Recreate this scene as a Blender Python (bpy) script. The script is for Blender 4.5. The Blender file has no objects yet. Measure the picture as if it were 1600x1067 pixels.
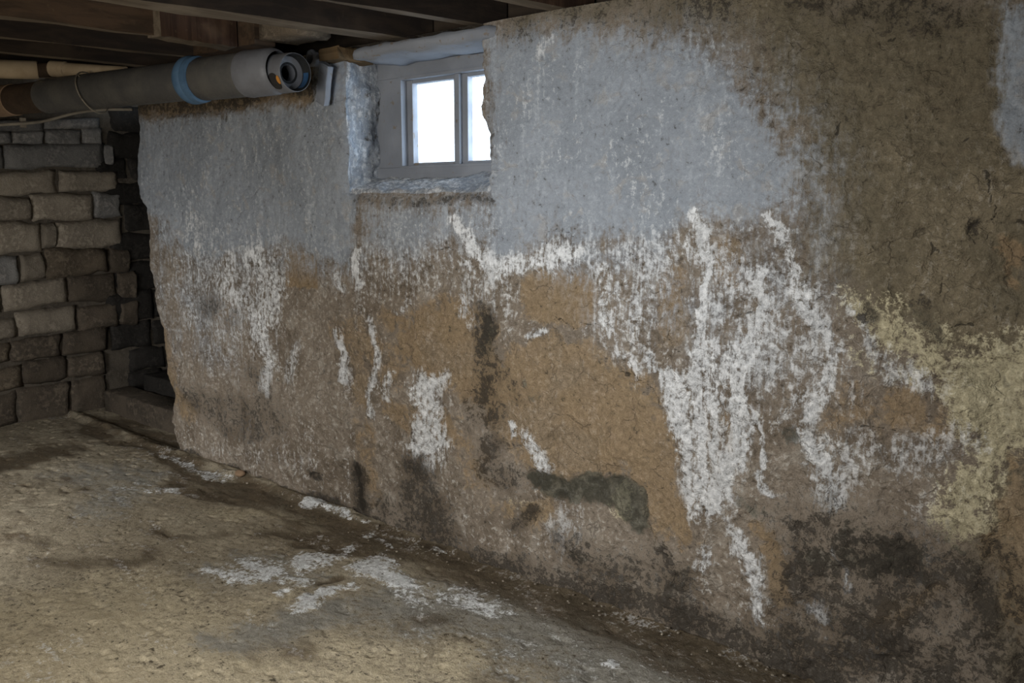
import bpy, bmesh, math, random
import numpy as np
from mathutils import Vector, Matrix
random.seed(7)
SC = bpy.context.scene
COL = SC.collection
PI = math.pi

# ---------------------------------------------------------------- camera
cam_data = bpy.data.cameras.new('camera')
cam_data.sensor_fit = 'HORIZONTAL'
cam_data.sensor_width = 36.0
cam_data.lens = 36.0*1300/1600
cam_data.clip_start = 0.05
cam = bpy.data.objects.new('camera', cam_data)
COL.objects.link(cam)
cam.location = (0.0, -2.4165, 1.45)
cam.rotation_euler = (math.radians(90-9.541), 0, math.radians(129.538-90))
SC.camera = cam

# ---------------------------------------------------------------- world, lights, exposure
world = bpy.data.worlds.new('overcast_sky'); SC.world = world
world.use_nodes = True
bg = world.node_tree.nodes['Background']
bg.inputs['Color'].default_value = (0.86, 0.93, 1.0, 1)
bg.inputs['Strength'].default_value = 1.2

def area(name, loc, target, size, power, color, shape='RECTANGLE', size_y=None, spread=180):
    d = bpy.data.lights.new(name, 'AREA'); d.shape = shape
    d.size = size; d.size_y = size_y or size
    d.energy = power; d.color = color; d.spread = math.radians(spread)
    o = bpy.data.objects.new(name, d); COL.objects.link(o)
    o.location = loc
    o.rotation_euler = (Vector(target)-Vector(loc)).to_track_quat('-Z', 'Y').to_euler()
    return o
def spot(name, loc, target, power, color, angle, blend, radius):
    d = bpy.data.lights.new(name, 'SPOT'); d.energy = power; d.color = color
    d.spot_size = math.radians(angle); d.spot_blend = blend; d.shadow_soft_size = radius
    o = bpy.data.objects.new(name, d); COL.objects.link(o)
    o.location = loc
    o.rotation_euler = (Vector(target)-Vector(loc)).to_track_quat('-Z', 'Y').to_euler()
    return o
# two added fill lights, unseen behind the camera's left, brightening wall and floor
area('fill_light_middle', (-1.2, -2.75, 1.35), (-1.7, -0.45, 0.38), 0.9, 34, (1.0, 0.98, 0.95), size_y=0.7, spread=128)
area('fill_light_far', (-3.75, -2.45, 0.75), (-4.9, -0.3, -0.05), 0.6, 12, (1.0, 0.975, 0.94), size_y=0.5, spread=105)
# cool daylight from the opposite cellar window, a soft pool on the upper wall
spot('opposite_window_daylight', (-2.3, -3.6, 1.35), (-1.62, 0, 1.40), 95, (0.78, 0.89, 1.0), 32, 1.0, 0.25)
# bare warm bulb over the near part of the floor
b = bpy.data.lights.new('cellar_bulb', 'POINT'); b.energy = 27; b.color = (1.0, 0.80, 0.52); b.shadow_soft_size = 0.12
bo = bpy.data.objects.new('cellar_bulb', b); COL.objects.link(bo); bo.location = (-2.3, -2.6, 1.5)
# daylight outside the small window, falling in through the panes
area('daylight_outside', (-1.7, 1.0, 2.0), (-2.7, 0.15, 1.7), 1.2, 210, (0.80, 0.90, 1.0), size_y=1.0)

SC.view_settings.view_transform = 'Standard'
SC.view_settings.look = 'None'
SC.view_settings.gamma = 1.0
SC.view_settings.use_curve_mapping = False
SC.view_settings.exposure = 0.0
SC.cycles.use_denoising = True
SC.cycles.max_bounces = 6

# ---------------------------------------------------------------- colours (linear albedo)
BASE1 = (.28, .237, .19); BASE2 = (.21, .172, .132); BASE3 = (.34, .305, .26)
OLIVE1 = (.21, .182, .125); OLIVE2 = (.155, .13, .088); OLIVE3 = (.26, .22, .15)
CREAM1 = (.60, .55, .38); CREAM2 = (.44, .395, .265)
OCHRE1 = (.34, .252, .152); OCHRE2 = (.255, .186, .114)
WASH_LIGHT1 = (.315, .355, .41); WASH_LIGHT2 = (.265, .30, .345); WASH_LIGHT3 = (.385, .43, .485)
SALT1 = (.60, .62, .64); SALT2 = (.78, .80, .82)
GREEN1 = (.05, .052, .04); GREEN2 = (.13, .127, .10)
MOULD_SHADE1 = (.022, .020, .017); MOULD_SHADE2 = (.055, .046, .036)
FL1 = (.37, .33, .25); FL2 = (.25, .213, .152); FL3 = (.165, .135, .092)
BEIGE1 = (.52, .46, .335); BEIGE2 = (.38, .33, .23)
FGREY1 = (.285, .282, .258); FGREY2 = (.185, .182, .164)
DAMP1 = (.055, .042, .027); DAMP2 = (.125, .096, .062)
FWH1 = (.52, .545, .56); FWH2 = (.68, .71, .735)
BASE4 = (.42, .40, .36)
OCHRE3 = (.295, .235, .165)
WALL_MARKS={
 'whitewash_light':[
  ('p',[(-1.874,1.323),(-0.819,1.423),(-0.712,0.863),(-1.189,0.786),(-1.288,0.985),(-1.56,0.91),(-1.843,1.185)],0.099,0.4),
  ('p',[(-2.928,1.492),(-2.073,1.486),(-2.026,1.247),(-2.327,1.235),(-2.628,1.196),(-2.923,1.154)],0.079,0.72),
  ('p',[(-4.923,1.91),(-3.911,1.879),(-3.229,1.868),(-3.132,1.916),(-3.133,2.054),(-2.918,2.112),(-2.863,1.491),(-2.945,1.152),(-3.147,1.216),(-3.39,1.259),(-3.66,1.219),(-3.954,1.175),(-4.271,1.173),(-4.512,1.325),(-4.791,1.424),(-5.027,1.507)],0.039,1.0),
  ('p',[(-4.719,1.505),(-3.644,1.403),(-2.867,1.409),(-2.948,1.095),(-3.247,1.167),(-3.669,1.116),(-4.09,1.06),(-4.618,1.178)],0.132,0.7),
  ('p',[(-2.149,2.059),(-1.822,2.03),(-1.51,1.982),(-1.323,1.931),(-1.211,1.844),(-1.104,1.76),(-1.0,1.644),(-0.946,1.533),(-0.988,1.422),(-1.045,1.383),(-1.258,1.38),(-1.348,1.337),(-1.622,1.334),(-1.844,1.292),(-2.026,1.218),(-2.096,1.244),(-2.103,1.722)],0.058,1.0),
  ('p',[(-1.713,1.975),(-1.28,1.945),(-1.047,1.81),(-0.907,1.675),(-0.843,1.513),(-0.888,1.349),(-1.213,1.361),(-1.575,1.588)],0.16,0.66),  # soft edge of the cool light pool, put into the wash
  ('p',[(-3.658,1.244),(-2.961,1.266),(-2.879,1.156),(-3.064,1.043),(-3.298,1.135),(-3.567,1.025)],0.079,0.55),
  ('p',[(-0.442,1.951),(-0.342,1.936),(-0.308,1.565),(-0.372,1.559),(-0.413,1.707)],0.023,0.85),  # bluish patch of light at the near end, put into the colour
  ('p',[(-2.058,1.294),(-1.703,1.35),(-1.258,1.38),(-1.298,1.236),(-1.54,1.18),(-1.873,1.183)],0.061,0.6),
  ('p',[(-4.735,1.395),(-4.079,1.163),(-3.553,1.185),(-3.53,0.803),(-3.841,0.497),(-4.558,0.549),(-4.774,1.022)],0.175,0.45),
 ],
 'salt':[
  ('p',[(-1.342,0.88),(-1.247,0.888),(-1.216,0.781),(-1.19,0.613),(-1.165,0.443),(-1.205,0.407),(-1.241,0.47),(-1.265,0.598),(-1.299,0.746)],0.02,0.95),
  ('s',[(-1.259,1.404,0.0201,0.018),(-1.22,1.337,0.0198,0.018),(-1.197,1.201,0.0198,0.0182),(-1.221,1.034,0.0225,0.0209),(-1.201,0.869,0.027,0.0255),(-1.183,0.658,0.0226,0.0219),(-1.152,0.468,0.0225,0.0224)],1.0),
  ('s',[(-1.267,1.339,0.018,0.0162),(-1.275,1.258,0.0114,0.0102)],0.7),
  ('s',[(-1.172,1.019,0.0176,0.0165),(-1.157,0.875,0.022,0.021),(-1.14,0.709,0.0154,0.015),(-1.124,0.541,0.0155,0.0154),(-1.134,0.451,0.0112,0.0112)],0.9),
  ('s',[(-1.123,1.003,0.0172,0.0164),(-1.112,0.861,0.0194,0.0188),(-1.116,0.814,0.0087,0.0084)],0.85),
  ('s',[(-1.088,0.997,0.0148,0.0142),(-1.068,0.846,0.019,0.0186),(-1.06,0.682,0.0191,0.0191),(-1.066,0.532,0.0151,0.0152)],0.9),
  ('s',[(-1.103,0.663,0.0174,0.0172),(-1.094,0.569,0.0174,0.0174),(-1.102,0.459,0.0132,0.0133)],0.8),
  ('s',[(-1.04,0.952,0.0124,0.0121),(-1.024,0.792,0.0166,0.0165),(-1.029,0.646,0.0147,0.0148)],0.75),
  ('p',[(-1.208,0.994),(-1.057,1.011),(-1.002,0.734),(-1.063,0.468),(-1.162,0.422)],0.03,0.5),
  ('s',[(-1.034,1.249,0.0263,0.0252),(-1.008,1.134,0.0342,0.0332),(-1.029,0.974,0.0288,0.0281),(-1.041,0.81,0.0251,0.0248),(-1.071,0.637,0.0279,0.0278),(-1.112,0.478,0.0177,0.0177)],0.9),
  ('s',[(-1.022,1.393,0.0159,0.0152),(-0.979,1.332,0.0176,0.017),(-0.923,1.236,0.023,0.0226),(-0.87,1.107,0.0263,0.0265),(-0.807,1.0,0.0275,0.0284),(-0.826,0.883,0.0243,0.0252),(-0.852,0.801,0.0171,0.0178)],0.9),
  ('s',[(-1.016,0.814,0.0145,0.0144),(-0.98,0.718,0.0122,0.0124),(-0.986,0.634,0.0103,0.0105),(-0.95,0.569,0.0081,0.0084)],0.8),
  ('s',[(-1.042,0.398,0.0215,0.0221),(-1.0,0.334,0.0359,0.0376),(-0.979,0.253,0.0357,0.038),(-0.97,0.158,0.021,0.0227)],0.85),
  ('s',[(-1.15,0.314,0.0318,0.0322),(-1.167,0.264,0.0276,0.028)],0.65),
  ('s',[(-1.084,0.442,0.0218,0.0222),(-1.058,0.361,0.0195,0.0201)],0.6),
  ('p',[(-2.563,0.744),(-2.471,0.718),(-2.373,0.742),(-2.427,0.636),(-2.415,0.488),(-2.341,0.435),(-2.495,0.371),(-2.574,0.402),(-2.545,0.567)],0.027,1.0),
  ('s',[(-2.462,0.44,0.093,0.0704),(-2.449,0.357,0.062,0.0474)],0.6),
  ('s',[(-2.307,1.375,0.035,0.0251),(-2.249,1.308,0.0412,0.03),(-2.202,1.24,0.0473,0.035),(-2.106,1.215,0.0522,0.0394),(-1.995,1.215,0.0561,0.0434),(-1.844,1.255,0.0468,0.0372),(-1.702,1.279,0.0385,0.0315)],0.85),
  ('s',[(-1.995,1.237,0.0685,0.0528),(-2.09,1.171,0.0292,0.0222)],0.7),
  ('s',[(-2.272,1.187,0.0348,0.0255),(-2.224,1.164,0.0308,0.0228)],0.7),
  ('s',[(-2.26,1.059,0.0349,0.0259),(-2.268,0.981,0.0211,0.0157)],0.6),
  ('s',[(-3.674,1.18,0.1458,0.0841),(-3.567,1.025,0.1201,0.0712),(-3.653,0.791,0.0792,0.0473),(-3.573,0.618,0.0667,0.041),(-3.639,0.492,0.0456,0.0281)],0.68),
  ('s',[(-3.881,1.188,0.0835,0.0466),(-3.969,1.033,0.0615,0.0343),(-3.799,0.944,0.0587,0.0339)],0.55),
  ('s',[(-3.376,0.755,0.0624,0.0391),(-3.43,0.588,0.0426,0.0269)],0.5),
  ('s',[(-2.893,1.234,0.0261,0.017),(-2.914,1.154,0.0352,0.023),(-2.874,1.085,0.0261,0.0173)],0.95),
  ('s',[(-3.041,1.118,0.0322,0.0206),(-3.017,1.061,0.0274,0.0177)],0.7),
  ('s',[(-3.046,0.866,0.0326,0.0213),(-2.988,0.738,0.0367,0.0245),(-3.004,0.615,0.0278,0.0188)],0.75),
  ('s',[(-2.811,0.932,0.0214,0.0145),(-2.793,0.761,0.0215,0.0148),(-2.835,0.58,0.022,0.0153),(-2.813,0.494,0.0175,0.0124)],0.7),
  ('s',[(-2.693,0.731,0.0249,0.0175),(-2.706,0.599,0.0252,0.0179)],0.6),
  ('s',[(-2.644,0.975,0.0323,0.0224),(-2.555,1.037,0.0195,0.0137)],0.55),
  ('s',[(-0.86,0.74,0.0268,0.028),(-0.825,0.668,0.0454,0.0481),(-0.782,0.588,0.0409,0.0442),(-0.765,0.562,0.0166,0.0181)],0.85),
  ('p',[(-0.85,0.77),(-0.688,0.772),(-0.645,0.705),(-0.714,0.632),(-0.784,0.557),(-0.842,0.644)],0.034,0.55),
  ('s',[(-0.748,1.137,0.0246,0.0256),(-0.696,1.05,0.0345,0.0365),(-0.65,0.983,0.0372,0.04),(-0.551,0.978,0.032,0.0355)],0.55),
  ('s',[(-0.806,0.924,0.0221,0.023),(-0.896,0.833,0.0194,0.0199),(-0.933,0.787,0.0119,0.0121)],0.6),
  ('s',[(-1.925,0.553,0.0314,0.0261),(-1.881,0.493,0.0371,0.0313),(-1.849,0.439,0.0245,0.0209)],0.75),
  ('s',[(-2.008,0.592,0.0194,0.0158),(-1.995,0.553,0.0129,0.0106)],0.8),
  ('s',[(-3.787,0.114,0.145,0.0912),(-3.525,0.18,0.1449,0.0942),(-3.261,0.186,0.1027,0.0696)],0.2),
  ('s',[(-4.277,0.1,0.1249,0.0733),(-4.098,0.096,0.0925,0.0557)],0.2),
  ('s',[(-0.718,0.414,0.0091,0.0102),(-0.704,0.358,0.0145,0.0164),(-0.69,0.312,0.009,0.0103)],0.65),
  ('s',[(-0.818,0.23,0.0155,0.0173),(-0.764,0.237,0.0226,0.0255),(-0.74,0.22,0.0131,0.0148)],0.6),
  ('s',[(-1.593,1.221,0.0316,0.0266),(-1.564,1.112,0.0314,0.0268),(-1.536,1.014,0.0312,0.027)],0.6),
  ('s',[(-1.513,0.942,0.0258,0.0226),(-1.43,0.881,0.025,0.0224)],0.6),
  ('s',[(-1.877,0.981,0.0271,0.0218),(-1.914,0.965,0.0153,0.0122)],0.75),
  ('s',[(-1.377,0.91,0.0292,0.0264),(-1.356,0.869,0.0218,0.0198)],0.75),
  ('p',[(-1.254,1.279),(-1.042,1.326),(-0.82,1.149),(-0.747,0.857),(-1.015,0.793),(-1.196,0.954),(-1.272,1.175)],0.081,0.4),
  ('p',[(-1.873,1.289),(-1.257,1.37),(-1.208,1.24),(-1.415,1.209),(-1.594,1.243),(-1.814,1.187)],0.042,0.42),
  ('p',[(-1.606,1.22),(-1.369,1.274),(-1.359,0.977),(-1.429,0.837),(-1.561,0.955)],0.059,0.42),
  ('p',[(-2.363,1.234),(-1.964,1.226),(-1.995,1.079),(-2.226,0.959),(-2.367,1.051)],0.074,0.42),
  ('p',[(-2.875,1.241),(-2.362,1.285),(-2.365,1.13),(-2.715,1.025),(-2.883,1.07)],0.084,0.38),
  ('p',[(-4.323,1.294),(-3.442,1.251),(-3.476,0.808),(-3.722,0.514),(-4.061,0.75),(-4.499,1.001)],0.166,0.4),
  ('s',[(-0.704,0.75,0.0442,0.0479),(-0.566,0.74,0.0492,0.0555),(-0.444,0.818,0.0305,0.0353)],0.4),
  ('p',[(-1.775,0.319),(-1.687,0.315),(-1.67,0.169),(-1.773,0.114),(-1.851,0.197)],0.039,0.42),
  ('s',[(-4.248,1.364,0.0921,0.0482),(-4.087,1.095,0.0889,0.0485),(-4.317,0.797,0.0958,0.0519)],0.4),
  ('s',[(-1.836,1.989,0.028,0.0216),(-1.864,1.971,0.034,0.0261)],0.55),
 ],
 'ochre':[
  ('p',[(-2.092,0.846),(-1.901,0.942),(-1.615,0.983),(-1.455,0.856),(-1.329,0.796),(-1.285,0.638),(-1.209,0.433),(-1.204,0.321),(-1.338,0.331),(-1.418,0.474),(-1.55,0.488),(-1.777,0.439),(-1.931,0.463),(-2.161,0.629),(-2.603,0.756),(-2.719,0.941),(-2.367,1.051),(-2.124,0.994)],0.059,1.0),
  ('p',[(-1.948,1.155),(-1.843,1.22),(-1.701,1.215),(-1.605,1.176),(-1.595,1.065),(-1.698,1.019),(-1.842,1.015),(-1.957,1.058)],0.021,1.0),
  ('p',[(-3.404,1.212),(-3.185,1.221),(-3.198,1.025),(-3.43,1.009)],0.016,1.0),
  ('p',[(-1.189,1.322),(-1.147,1.339),(-1.091,1.317),(-1.082,1.208),(-1.118,1.169),(-1.179,1.202)],0.012,0.95),
  ('p',[(-1.359,1.243),(-1.285,1.257),(-1.269,1.196),(-1.284,1.007),(-1.335,0.969),(-1.364,1.106)],0.018,0.95),
  ('s',[(-3.075,0.848,0.1411,0.092),(-2.642,0.779,0.2035,0.1439),(-2.263,0.825,0.212,0.1602)],0.45),
  ('s',[(-2.904,0.629,0.0718,0.0492),(-2.872,0.332,0.0719,0.0511),(-2.861,0.089,0.0634,0.0464)],0.5),
  ('s',[(-2.65,0.55,0.0825,0.0596),(-2.267,0.504,0.1079,0.0841),(-2.129,0.315,0.1033,0.0844)],0.65),
  ('s',[(-0.783,0.851,0.0732,0.077),(-0.576,0.885,0.0653,0.0725),(-0.491,0.827,0.0469,0.0536)],0.6),
  ('s',[(-1.099,0.759,0.0173,0.0169),(-1.091,0.697,0.0129,0.0128)],0.9),
  ('s',[(-4.686,0.687,0.091,0.0474),(-4.638,0.385,0.1361,0.0736),(-4.452,0.259,0.1157,0.0651)],0.7),
  ('p',[(-4.818,2.082),(-3.14,2.082),(-3.169,1.919),(-3.247,1.883),(-3.909,1.895),(-4.775,1.923)],0.022,0.8),
  ('s',[(-0.322,0.79,0.0341,0.0411),(-0.298,0.674,0.0368,0.0451),(-0.313,0.511,0.0434,0.0538),(-0.269,0.345,0.057,0.0731)],0.6),
  ('s',[(-0.998,0.453,0.0251,0.026),(-0.931,0.375,0.0285,0.0303),(-0.883,0.241,0.0321,0.035)],0.7),
  ('s',[(-0.6,0.271,0.0276,0.0324),(-0.472,0.371,0.0224,0.0269)],0.5),
  ('s',[(-1.836,0.278,0.0799,0.0696),(-1.962,0.221,0.0648,0.0554),(-2.061,0.25,0.0471,0.0393)],0.55),
  ('s',[(-0.397,1.33,0.0356,0.0402),(-0.35,1.268,0.0279,0.032)],0.6),
 ],
 'mould_shade':[
  ('s',[(-2.118,1.008,0.0596,0.0456),(-2.158,0.902,0.0338,0.0259),(-2.136,0.802,0.0606,0.0471),(-2.153,0.696,0.0887,0.0693),(-2.133,0.633,0.0747,0.059)],0.62),
  ('s',[(-2.153,0.761,0.0306,0.0238),(-2.16,0.668,0.0411,0.0322)],0.9),
  ('s',[(-2.237,0.657,0.0388,0.03),(-2.178,0.586,0.0415,0.0327)],0.5),
  ('s',[(-2.085,0.897,0.0263,0.0204),(-1.995,0.707,0.032,0.0258)],0.45),
  ('s',[(-2.101,0.481,0.0608,0.0491),(-2.135,0.362,0.0758,0.0615),(-1.995,0.384,0.0651,0.0543)],0.58),
  ('s',[(-2.128,0.382,0.0343,0.0278)],0.9),
  ('s',[(-2.543,0.332,0.0722,0.0544),(-2.49,0.277,0.071,0.0544)],0.58),
  ('s',[(-2.516,0.315,0.0278,0.0211)],0.9),
  ('s',[(-2.52,0.183,0.0961,0.074),(-2.454,0.126,0.1255,0.0985),(-2.625,0.039,0.1171,0.0901),(-2.386,0.057,0.1075,0.0862)],0.56),
  ('s',[(-2.795,0.073,0.0709,0.0526),(-2.585,0.004,0.0826,0.0643),(-2.349,0.009,0.0759,0.0616)],0.5),
  ('s',[(-2.923,0.215,0.0322,0.023),(-2.92,0.09,0.0554,0.0402),(-2.905,0.015,0.0461,0.0338)],0.8),  # narrow crevice, its darkness put into the colour
  ('s',[(-3.264,0.133,0.0412,0.0281),(-3.214,0.13,0.0304,0.0209)],0.7),
  ('s',[(-1.995,0.173,0.0329,0.0281),(-1.898,0.263,0.0221,0.019)],0.7),
  ('s',[(-4.558,-0.016,0.0526,0.0301),(-3.771,-0.039,0.0484,0.0311),(-2.934,-0.03,0.0559,0.0411),(-2.35,-0.026,0.0608,0.0496),(-1.929,0.003,0.0647,0.0571),(-1.568,0.023,0.0835,0.0795),(-1.253,0.041,0.0727,0.0741),(-0.977,0.034,0.0638,0.0697),(-0.731,0.018,0.0678,0.0791)],0.78),
  ('s',[(-1.744,0.174,0.0654,0.0588),(-1.516,0.163,0.0811,0.0767),(-1.334,0.216,0.0746,0.0731),(-1.235,0.198,0.0523,0.0526)],0.56),
  ('s',[(-1.311,0.269,0.0245,0.024),(-1.26,0.214,0.0337,0.0336),(-1.282,0.137,0.0244,0.0244)],0.7),
  ('p',[(-0.928,0.502),(-0.765,0.558),(-0.584,0.529),(-0.42,0.521),(-0.361,0.369),(-0.445,0.227),(-0.664,0.147),(-0.78,0.19),(-0.862,0.226),(-0.88,0.368)],0.076,0.6),
  ('s',[(-0.875,0.453,0.0236,0.0252),(-0.78,0.498,0.0411,0.0449),(-0.866,0.309,0.0277,0.0301),(-0.77,0.338,0.0451,0.0502)],0.72),
  ('s',[(-0.685,0.463,0.0357,0.04),(-0.58,0.473,0.0438,0.0506),(-0.541,0.407,0.0365,0.0428),(-0.626,0.381,0.0313,0.036)],0.82),
  ('s',[(-0.671,0.247,0.0431,0.0498),(-0.58,0.238,0.0445,0.0528),(-0.526,0.198,0.0367,0.0443)],0.9),
  ('s',[(-0.445,0.436,0.0376,0.0453),(-0.378,0.382,0.0515,0.0636),(-0.339,0.284,0.0656,0.0829),(-0.424,0.177,0.0789,0.0985)],0.66),
  ('s',[(-0.327,0.507,0.0292,0.0361),(-0.258,0.385,0.0424,0.0542),(-0.244,0.227,0.0709,0.0927)],0.5),
  ('s',[(-0.713,1.149,0.0155,0.0163),(-0.691,1.124,0.0188,0.0198),(-0.729,1.12,0.0105,0.0109)],0.72),
  ('s',[(-0.704,1.068,0.0121,0.0128),(-0.689,1.042,0.0103,0.0109)],0.7),
  ('s',[(-0.856,0.121,0.0398,0.0444),(-0.661,0.107,0.0433,0.051),(-0.421,0.139,0.0632,0.0793)],0.72),
  ('s',[(-0.461,1.401,0.0118,0.013),(-0.469,1.357,0.0104,0.0115)],0.6),
  ('s',[(-4.301,0.358,0.1522,0.0865),(-4.046,0.289,0.1939,0.1151),(-3.622,0.359,0.1482,0.093),(-3.719,0.548,0.0932,0.0564)],0.42),
  ('s',[(-0.567,1.187,0.0222,0.0242),(-0.544,1.102,0.0221,0.0243)],0.4),
  ('s',[(-2.118,1.884,0.019,0.0139),(-2.104,1.628,0.0255,0.0188)],0.3),
  ('p',[(-2.055,2.014),(-1.713,2.006),(-1.439,1.993),(-1.134,1.964),(-1.144,2.18),(-2.054,2.343)],0.089,0.34),  # falloff of light along the wall top, put into the colour
  ('s',[(-0.944,1.992,0.0368,0.0349),(-0.768,1.951,0.0436,0.0433),(-0.534,1.934,0.0589,0.0624)],0.5),  # dim top of the near end, shade put into the colour
  ('s',[(-2.908,1.458,0.026,0.0167),(-2.467,1.463,0.0259,0.018),(-2.089,1.457,0.0192,0.0143)],0.5),
  ('s',[(-4.795,1.991,0.1193,0.0567),(-3.904,1.945,0.0932,0.0502),(-3.193,1.977,0.0838,0.0504)],0.62),
  ('s',[(-4.11,0.885,0.1417,0.0784),(-3.929,0.832,0.1225,0.07)],0.4),
 ],
 'olive':[
  ('p',[(-2.025,1.999),(-1.713,1.996),(-1.438,1.964),(-1.071,1.885),(-1.085,2.169),(-2.024,2.337)],0.1,0.7),  # darkening towards the wall top, light falloff put into the colour
  ('p',[(-1.139,2.073),(-0.331,1.949),(-0.25,1.068),(-0.508,1.036),(-0.712,1.122),(-0.827,1.26),(-0.893,1.441),(-0.962,1.66),(-1.048,1.828)],0.128,1.0),
  ('p',[(-0.442,0.801),(-0.232,0.874),(-0.169,0.184),(-0.325,0.12),(-0.368,0.459)],0.073,0.7),
  ('p',[(-1.715,2.14),(-1.04,2.04),(-1.074,1.957),(-1.464,2.025),(-1.636,2.068)],0.042,0.6),
 ],
 'green':[
  ('p',[(-1.893,0.407),(-1.777,0.414),(-1.632,0.434),(-1.497,0.492),(-1.418,0.463),(-1.382,0.39),(-1.403,0.3),(-1.455,0.306),(-1.52,0.344),(-1.673,0.338),(-1.836,0.35)],0.018,1.0),
  ('s',[(-1.852,0.39,0.0461,0.0395),(-1.899,0.392,0.0251,0.0213)],1.0),
  ('s',[(-2.118,0.982,0.0398,0.0305),(-2.138,0.879,0.0235,0.0181)],0.6),
  ('s',[(-0.9,0.733,0.0313,0.0323)],0.7),
  ('s',[(-1.034,0.539,0.0339,0.0345),(-0.98,0.51,0.0289,0.0299)],0.5),
  ('s',[(-0.773,0.378,0.0639,0.0707),(-0.577,0.435,0.0607,0.0704),(-0.706,0.497,0.0468,0.052)],0.62),
  ('s',[(-1.743,0.148,0.0357,0.0322),(-1.517,0.236,0.0377,0.0354)],0.5),
  ('s',[(-1.932,0.766,0.0436,0.0354),(-1.9,0.746,0.0246,0.0201)],0.4),
 ],
 'cream':[
  ('p',[(-0.555,1.031),(-0.466,1.093),(-0.256,1.131),(-0.231,0.858),(-0.337,0.795),(-0.36,0.677),(-0.33,0.578),(-0.421,0.532),(-0.462,0.616),(-0.437,0.731),(-0.477,0.883),(-0.532,0.945)],0.036,0.95),
  ('p',[(-0.785,1.17),(-0.63,1.165),(-0.498,1.107),(-0.487,0.969),(-0.582,0.956),(-0.722,1.011)],0.048,0.7),
  ('s',[(-1.482,0.437,0.0367,0.0339),(-1.507,0.359,0.032,0.0296)],0.7),
  ('s',[(-1.962,0.247,0.0712,0.0607),(-1.867,0.284,0.0498,0.0431)],0.4),
 ],
 'pit':[
  ('s',[(-0.455,1.413,0.0045,0.005),(-0.46,1.374,0.0055,0.0061),(-0.465,1.338,0.0028,0.0031)],1.0),
  ('s',[(-0.435,1.522,0.0018,0.002),(-0.42,1.445,0.0027,0.003),(-0.433,1.41,0.0018,0.002)],1.0),
  ('s',[(-0.393,1.409,0.0018,0.002),(-0.348,1.401,0.0026,0.0029)],1.0),
  ('s',[(-0.526,1.267,0.0019,0.0021),(-0.531,1.19,0.0029,0.0032)],1.0),
  ('s',[(-0.495,1.114,0.0019,0.0021),(-0.475,1.126,0.0038,0.0042),(-0.45,1.123,0.0019,0.0021)],1.0),
  ('s',[(-0.558,1.341,0.0029,0.0031),(-0.551,1.311,0.0029,0.0031),(-0.529,1.31,0.0019,0.0021)],1.0),
  ('s',[(-0.817,1.664,0.0044,0.0043),(-0.828,1.644,0.0022,0.0022)],1.0),
  ('s',[(-0.775,1.66,0.0032,0.0032)],1.0),
  ('s',[(-0.653,1.665,0.005,0.0052)],1.0),
  ('s',[(-0.499,1.616,0.0046,0.005)],1.0),
  ('s',[(-0.583,1.832,0.0038,0.004)],1.0),
  ('s',[(-0.688,1.88,0.005,0.0051),(-0.697,1.88,0.003,0.0031)],1.0),
  ('s',[(-0.563,1.674,0.0038,0.004)],1.0),
  ('s',[(-0.758,1.854,0.0031,0.0031)],1.0),
  ('s',[(-0.606,1.285,0.003,0.0032)],1.0),
  ('s',[(-0.598,1.261,0.003,0.0032)],1.0),
  ('s',[(-0.655,1.286,0.0021,0.0022)],1.0),
  ('s',[(-0.421,1.352,0.0018,0.002),(-0.404,1.378,0.0018,0.002)],0.9),
  ('s',[(-0.708,0.812,0.0016,0.0018),(-0.618,0.819,0.0021,0.0023)],1.0),
  ('s',[(-0.421,1.264,0.0018,0.002),(-0.392,1.2,0.0018,0.002),(-0.379,1.119,0.0018,0.002)],0.8),
  ('s',[(-0.365,0.953,0.0036,0.0042),(-0.378,0.93,0.0027,0.0032)],0.9),
  ('s',[(-1.789,1.039,0.0027,0.0022),(-1.737,1.018,0.0035,0.0029),(-1.684,1.011,0.0026,0.0022),(-1.616,1.022,0.0025,0.0021)],0.9),
  ('s',[(-1.773,0.92,0.0026,0.0022),(-1.725,0.937,0.0025,0.0021),(-1.646,0.918,0.0025,0.0021)],0.8),
  ('s',[(-2.391,1.256,0.0045,0.0032),(-2.306,1.256,0.0044,0.0032)],1.0),
  ('s',[(-1.486,1.278,0.0047,0.004),(-1.442,1.271,0.003,0.0026)],0.9),
  ('s',[(-1.532,0.868,0.0024,0.0021),(-1.404,0.849,0.0031,0.0028),(-1.363,0.806,0.003,0.0028),(-1.347,0.76,0.0023,0.0021)],0.85),
  ('s',[(-1.346,1.022,0.0022,0.002),(-1.321,0.977,0.0029,0.0027),(-1.283,0.969,0.0021,0.0019)],0.9),
  ('s',[(-1.089,1.094,0.0026,0.0025),(-1.04,1.122,0.0025,0.0024)],0.9),
  ('s',[(-1.838,1.32,0.0027,0.0021),(-1.844,1.273,0.0036,0.0029)],0.8),
  ('s',[(-1.838,1.329,0.0027,0.0021),(-1.77,1.34,0.0026,0.0021),(-1.703,1.328,0.0025,0.002)],0.7),
  ('s',[(-1.172,1.019,0.002,0.0019),(-1.087,0.967,0.002,0.0019)],0.5),
  ('s',[(-1.047,0.839,0.0026,0.0026),(-0.899,0.872,0.0018,0.0018),(-0.806,0.924,0.0017,0.0017)],0.6),
  ('s',[(-2.94,0.233,0.0115,0.0081),(-2.927,0.136,0.02,0.0144),(-2.913,0.039,0.0229,0.0167)],1.0),
  ('s',[(-3.295,0.126,0.0097,0.0066),(-3.203,0.136,0.0094,0.0065)],1.0),
  ('s',[(-2.478,1.043,0.0034,0.0024),(-2.329,1.132,0.0033,0.0024),(-2.43,1.152,0.0033,0.0024)],0.5),
  ('s',[(-2.793,1.16,0.0038,0.0025),(-2.712,1.12,0.0038,0.0026),(-2.552,1.119,0.0035,0.0024)],0.5),
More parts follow.
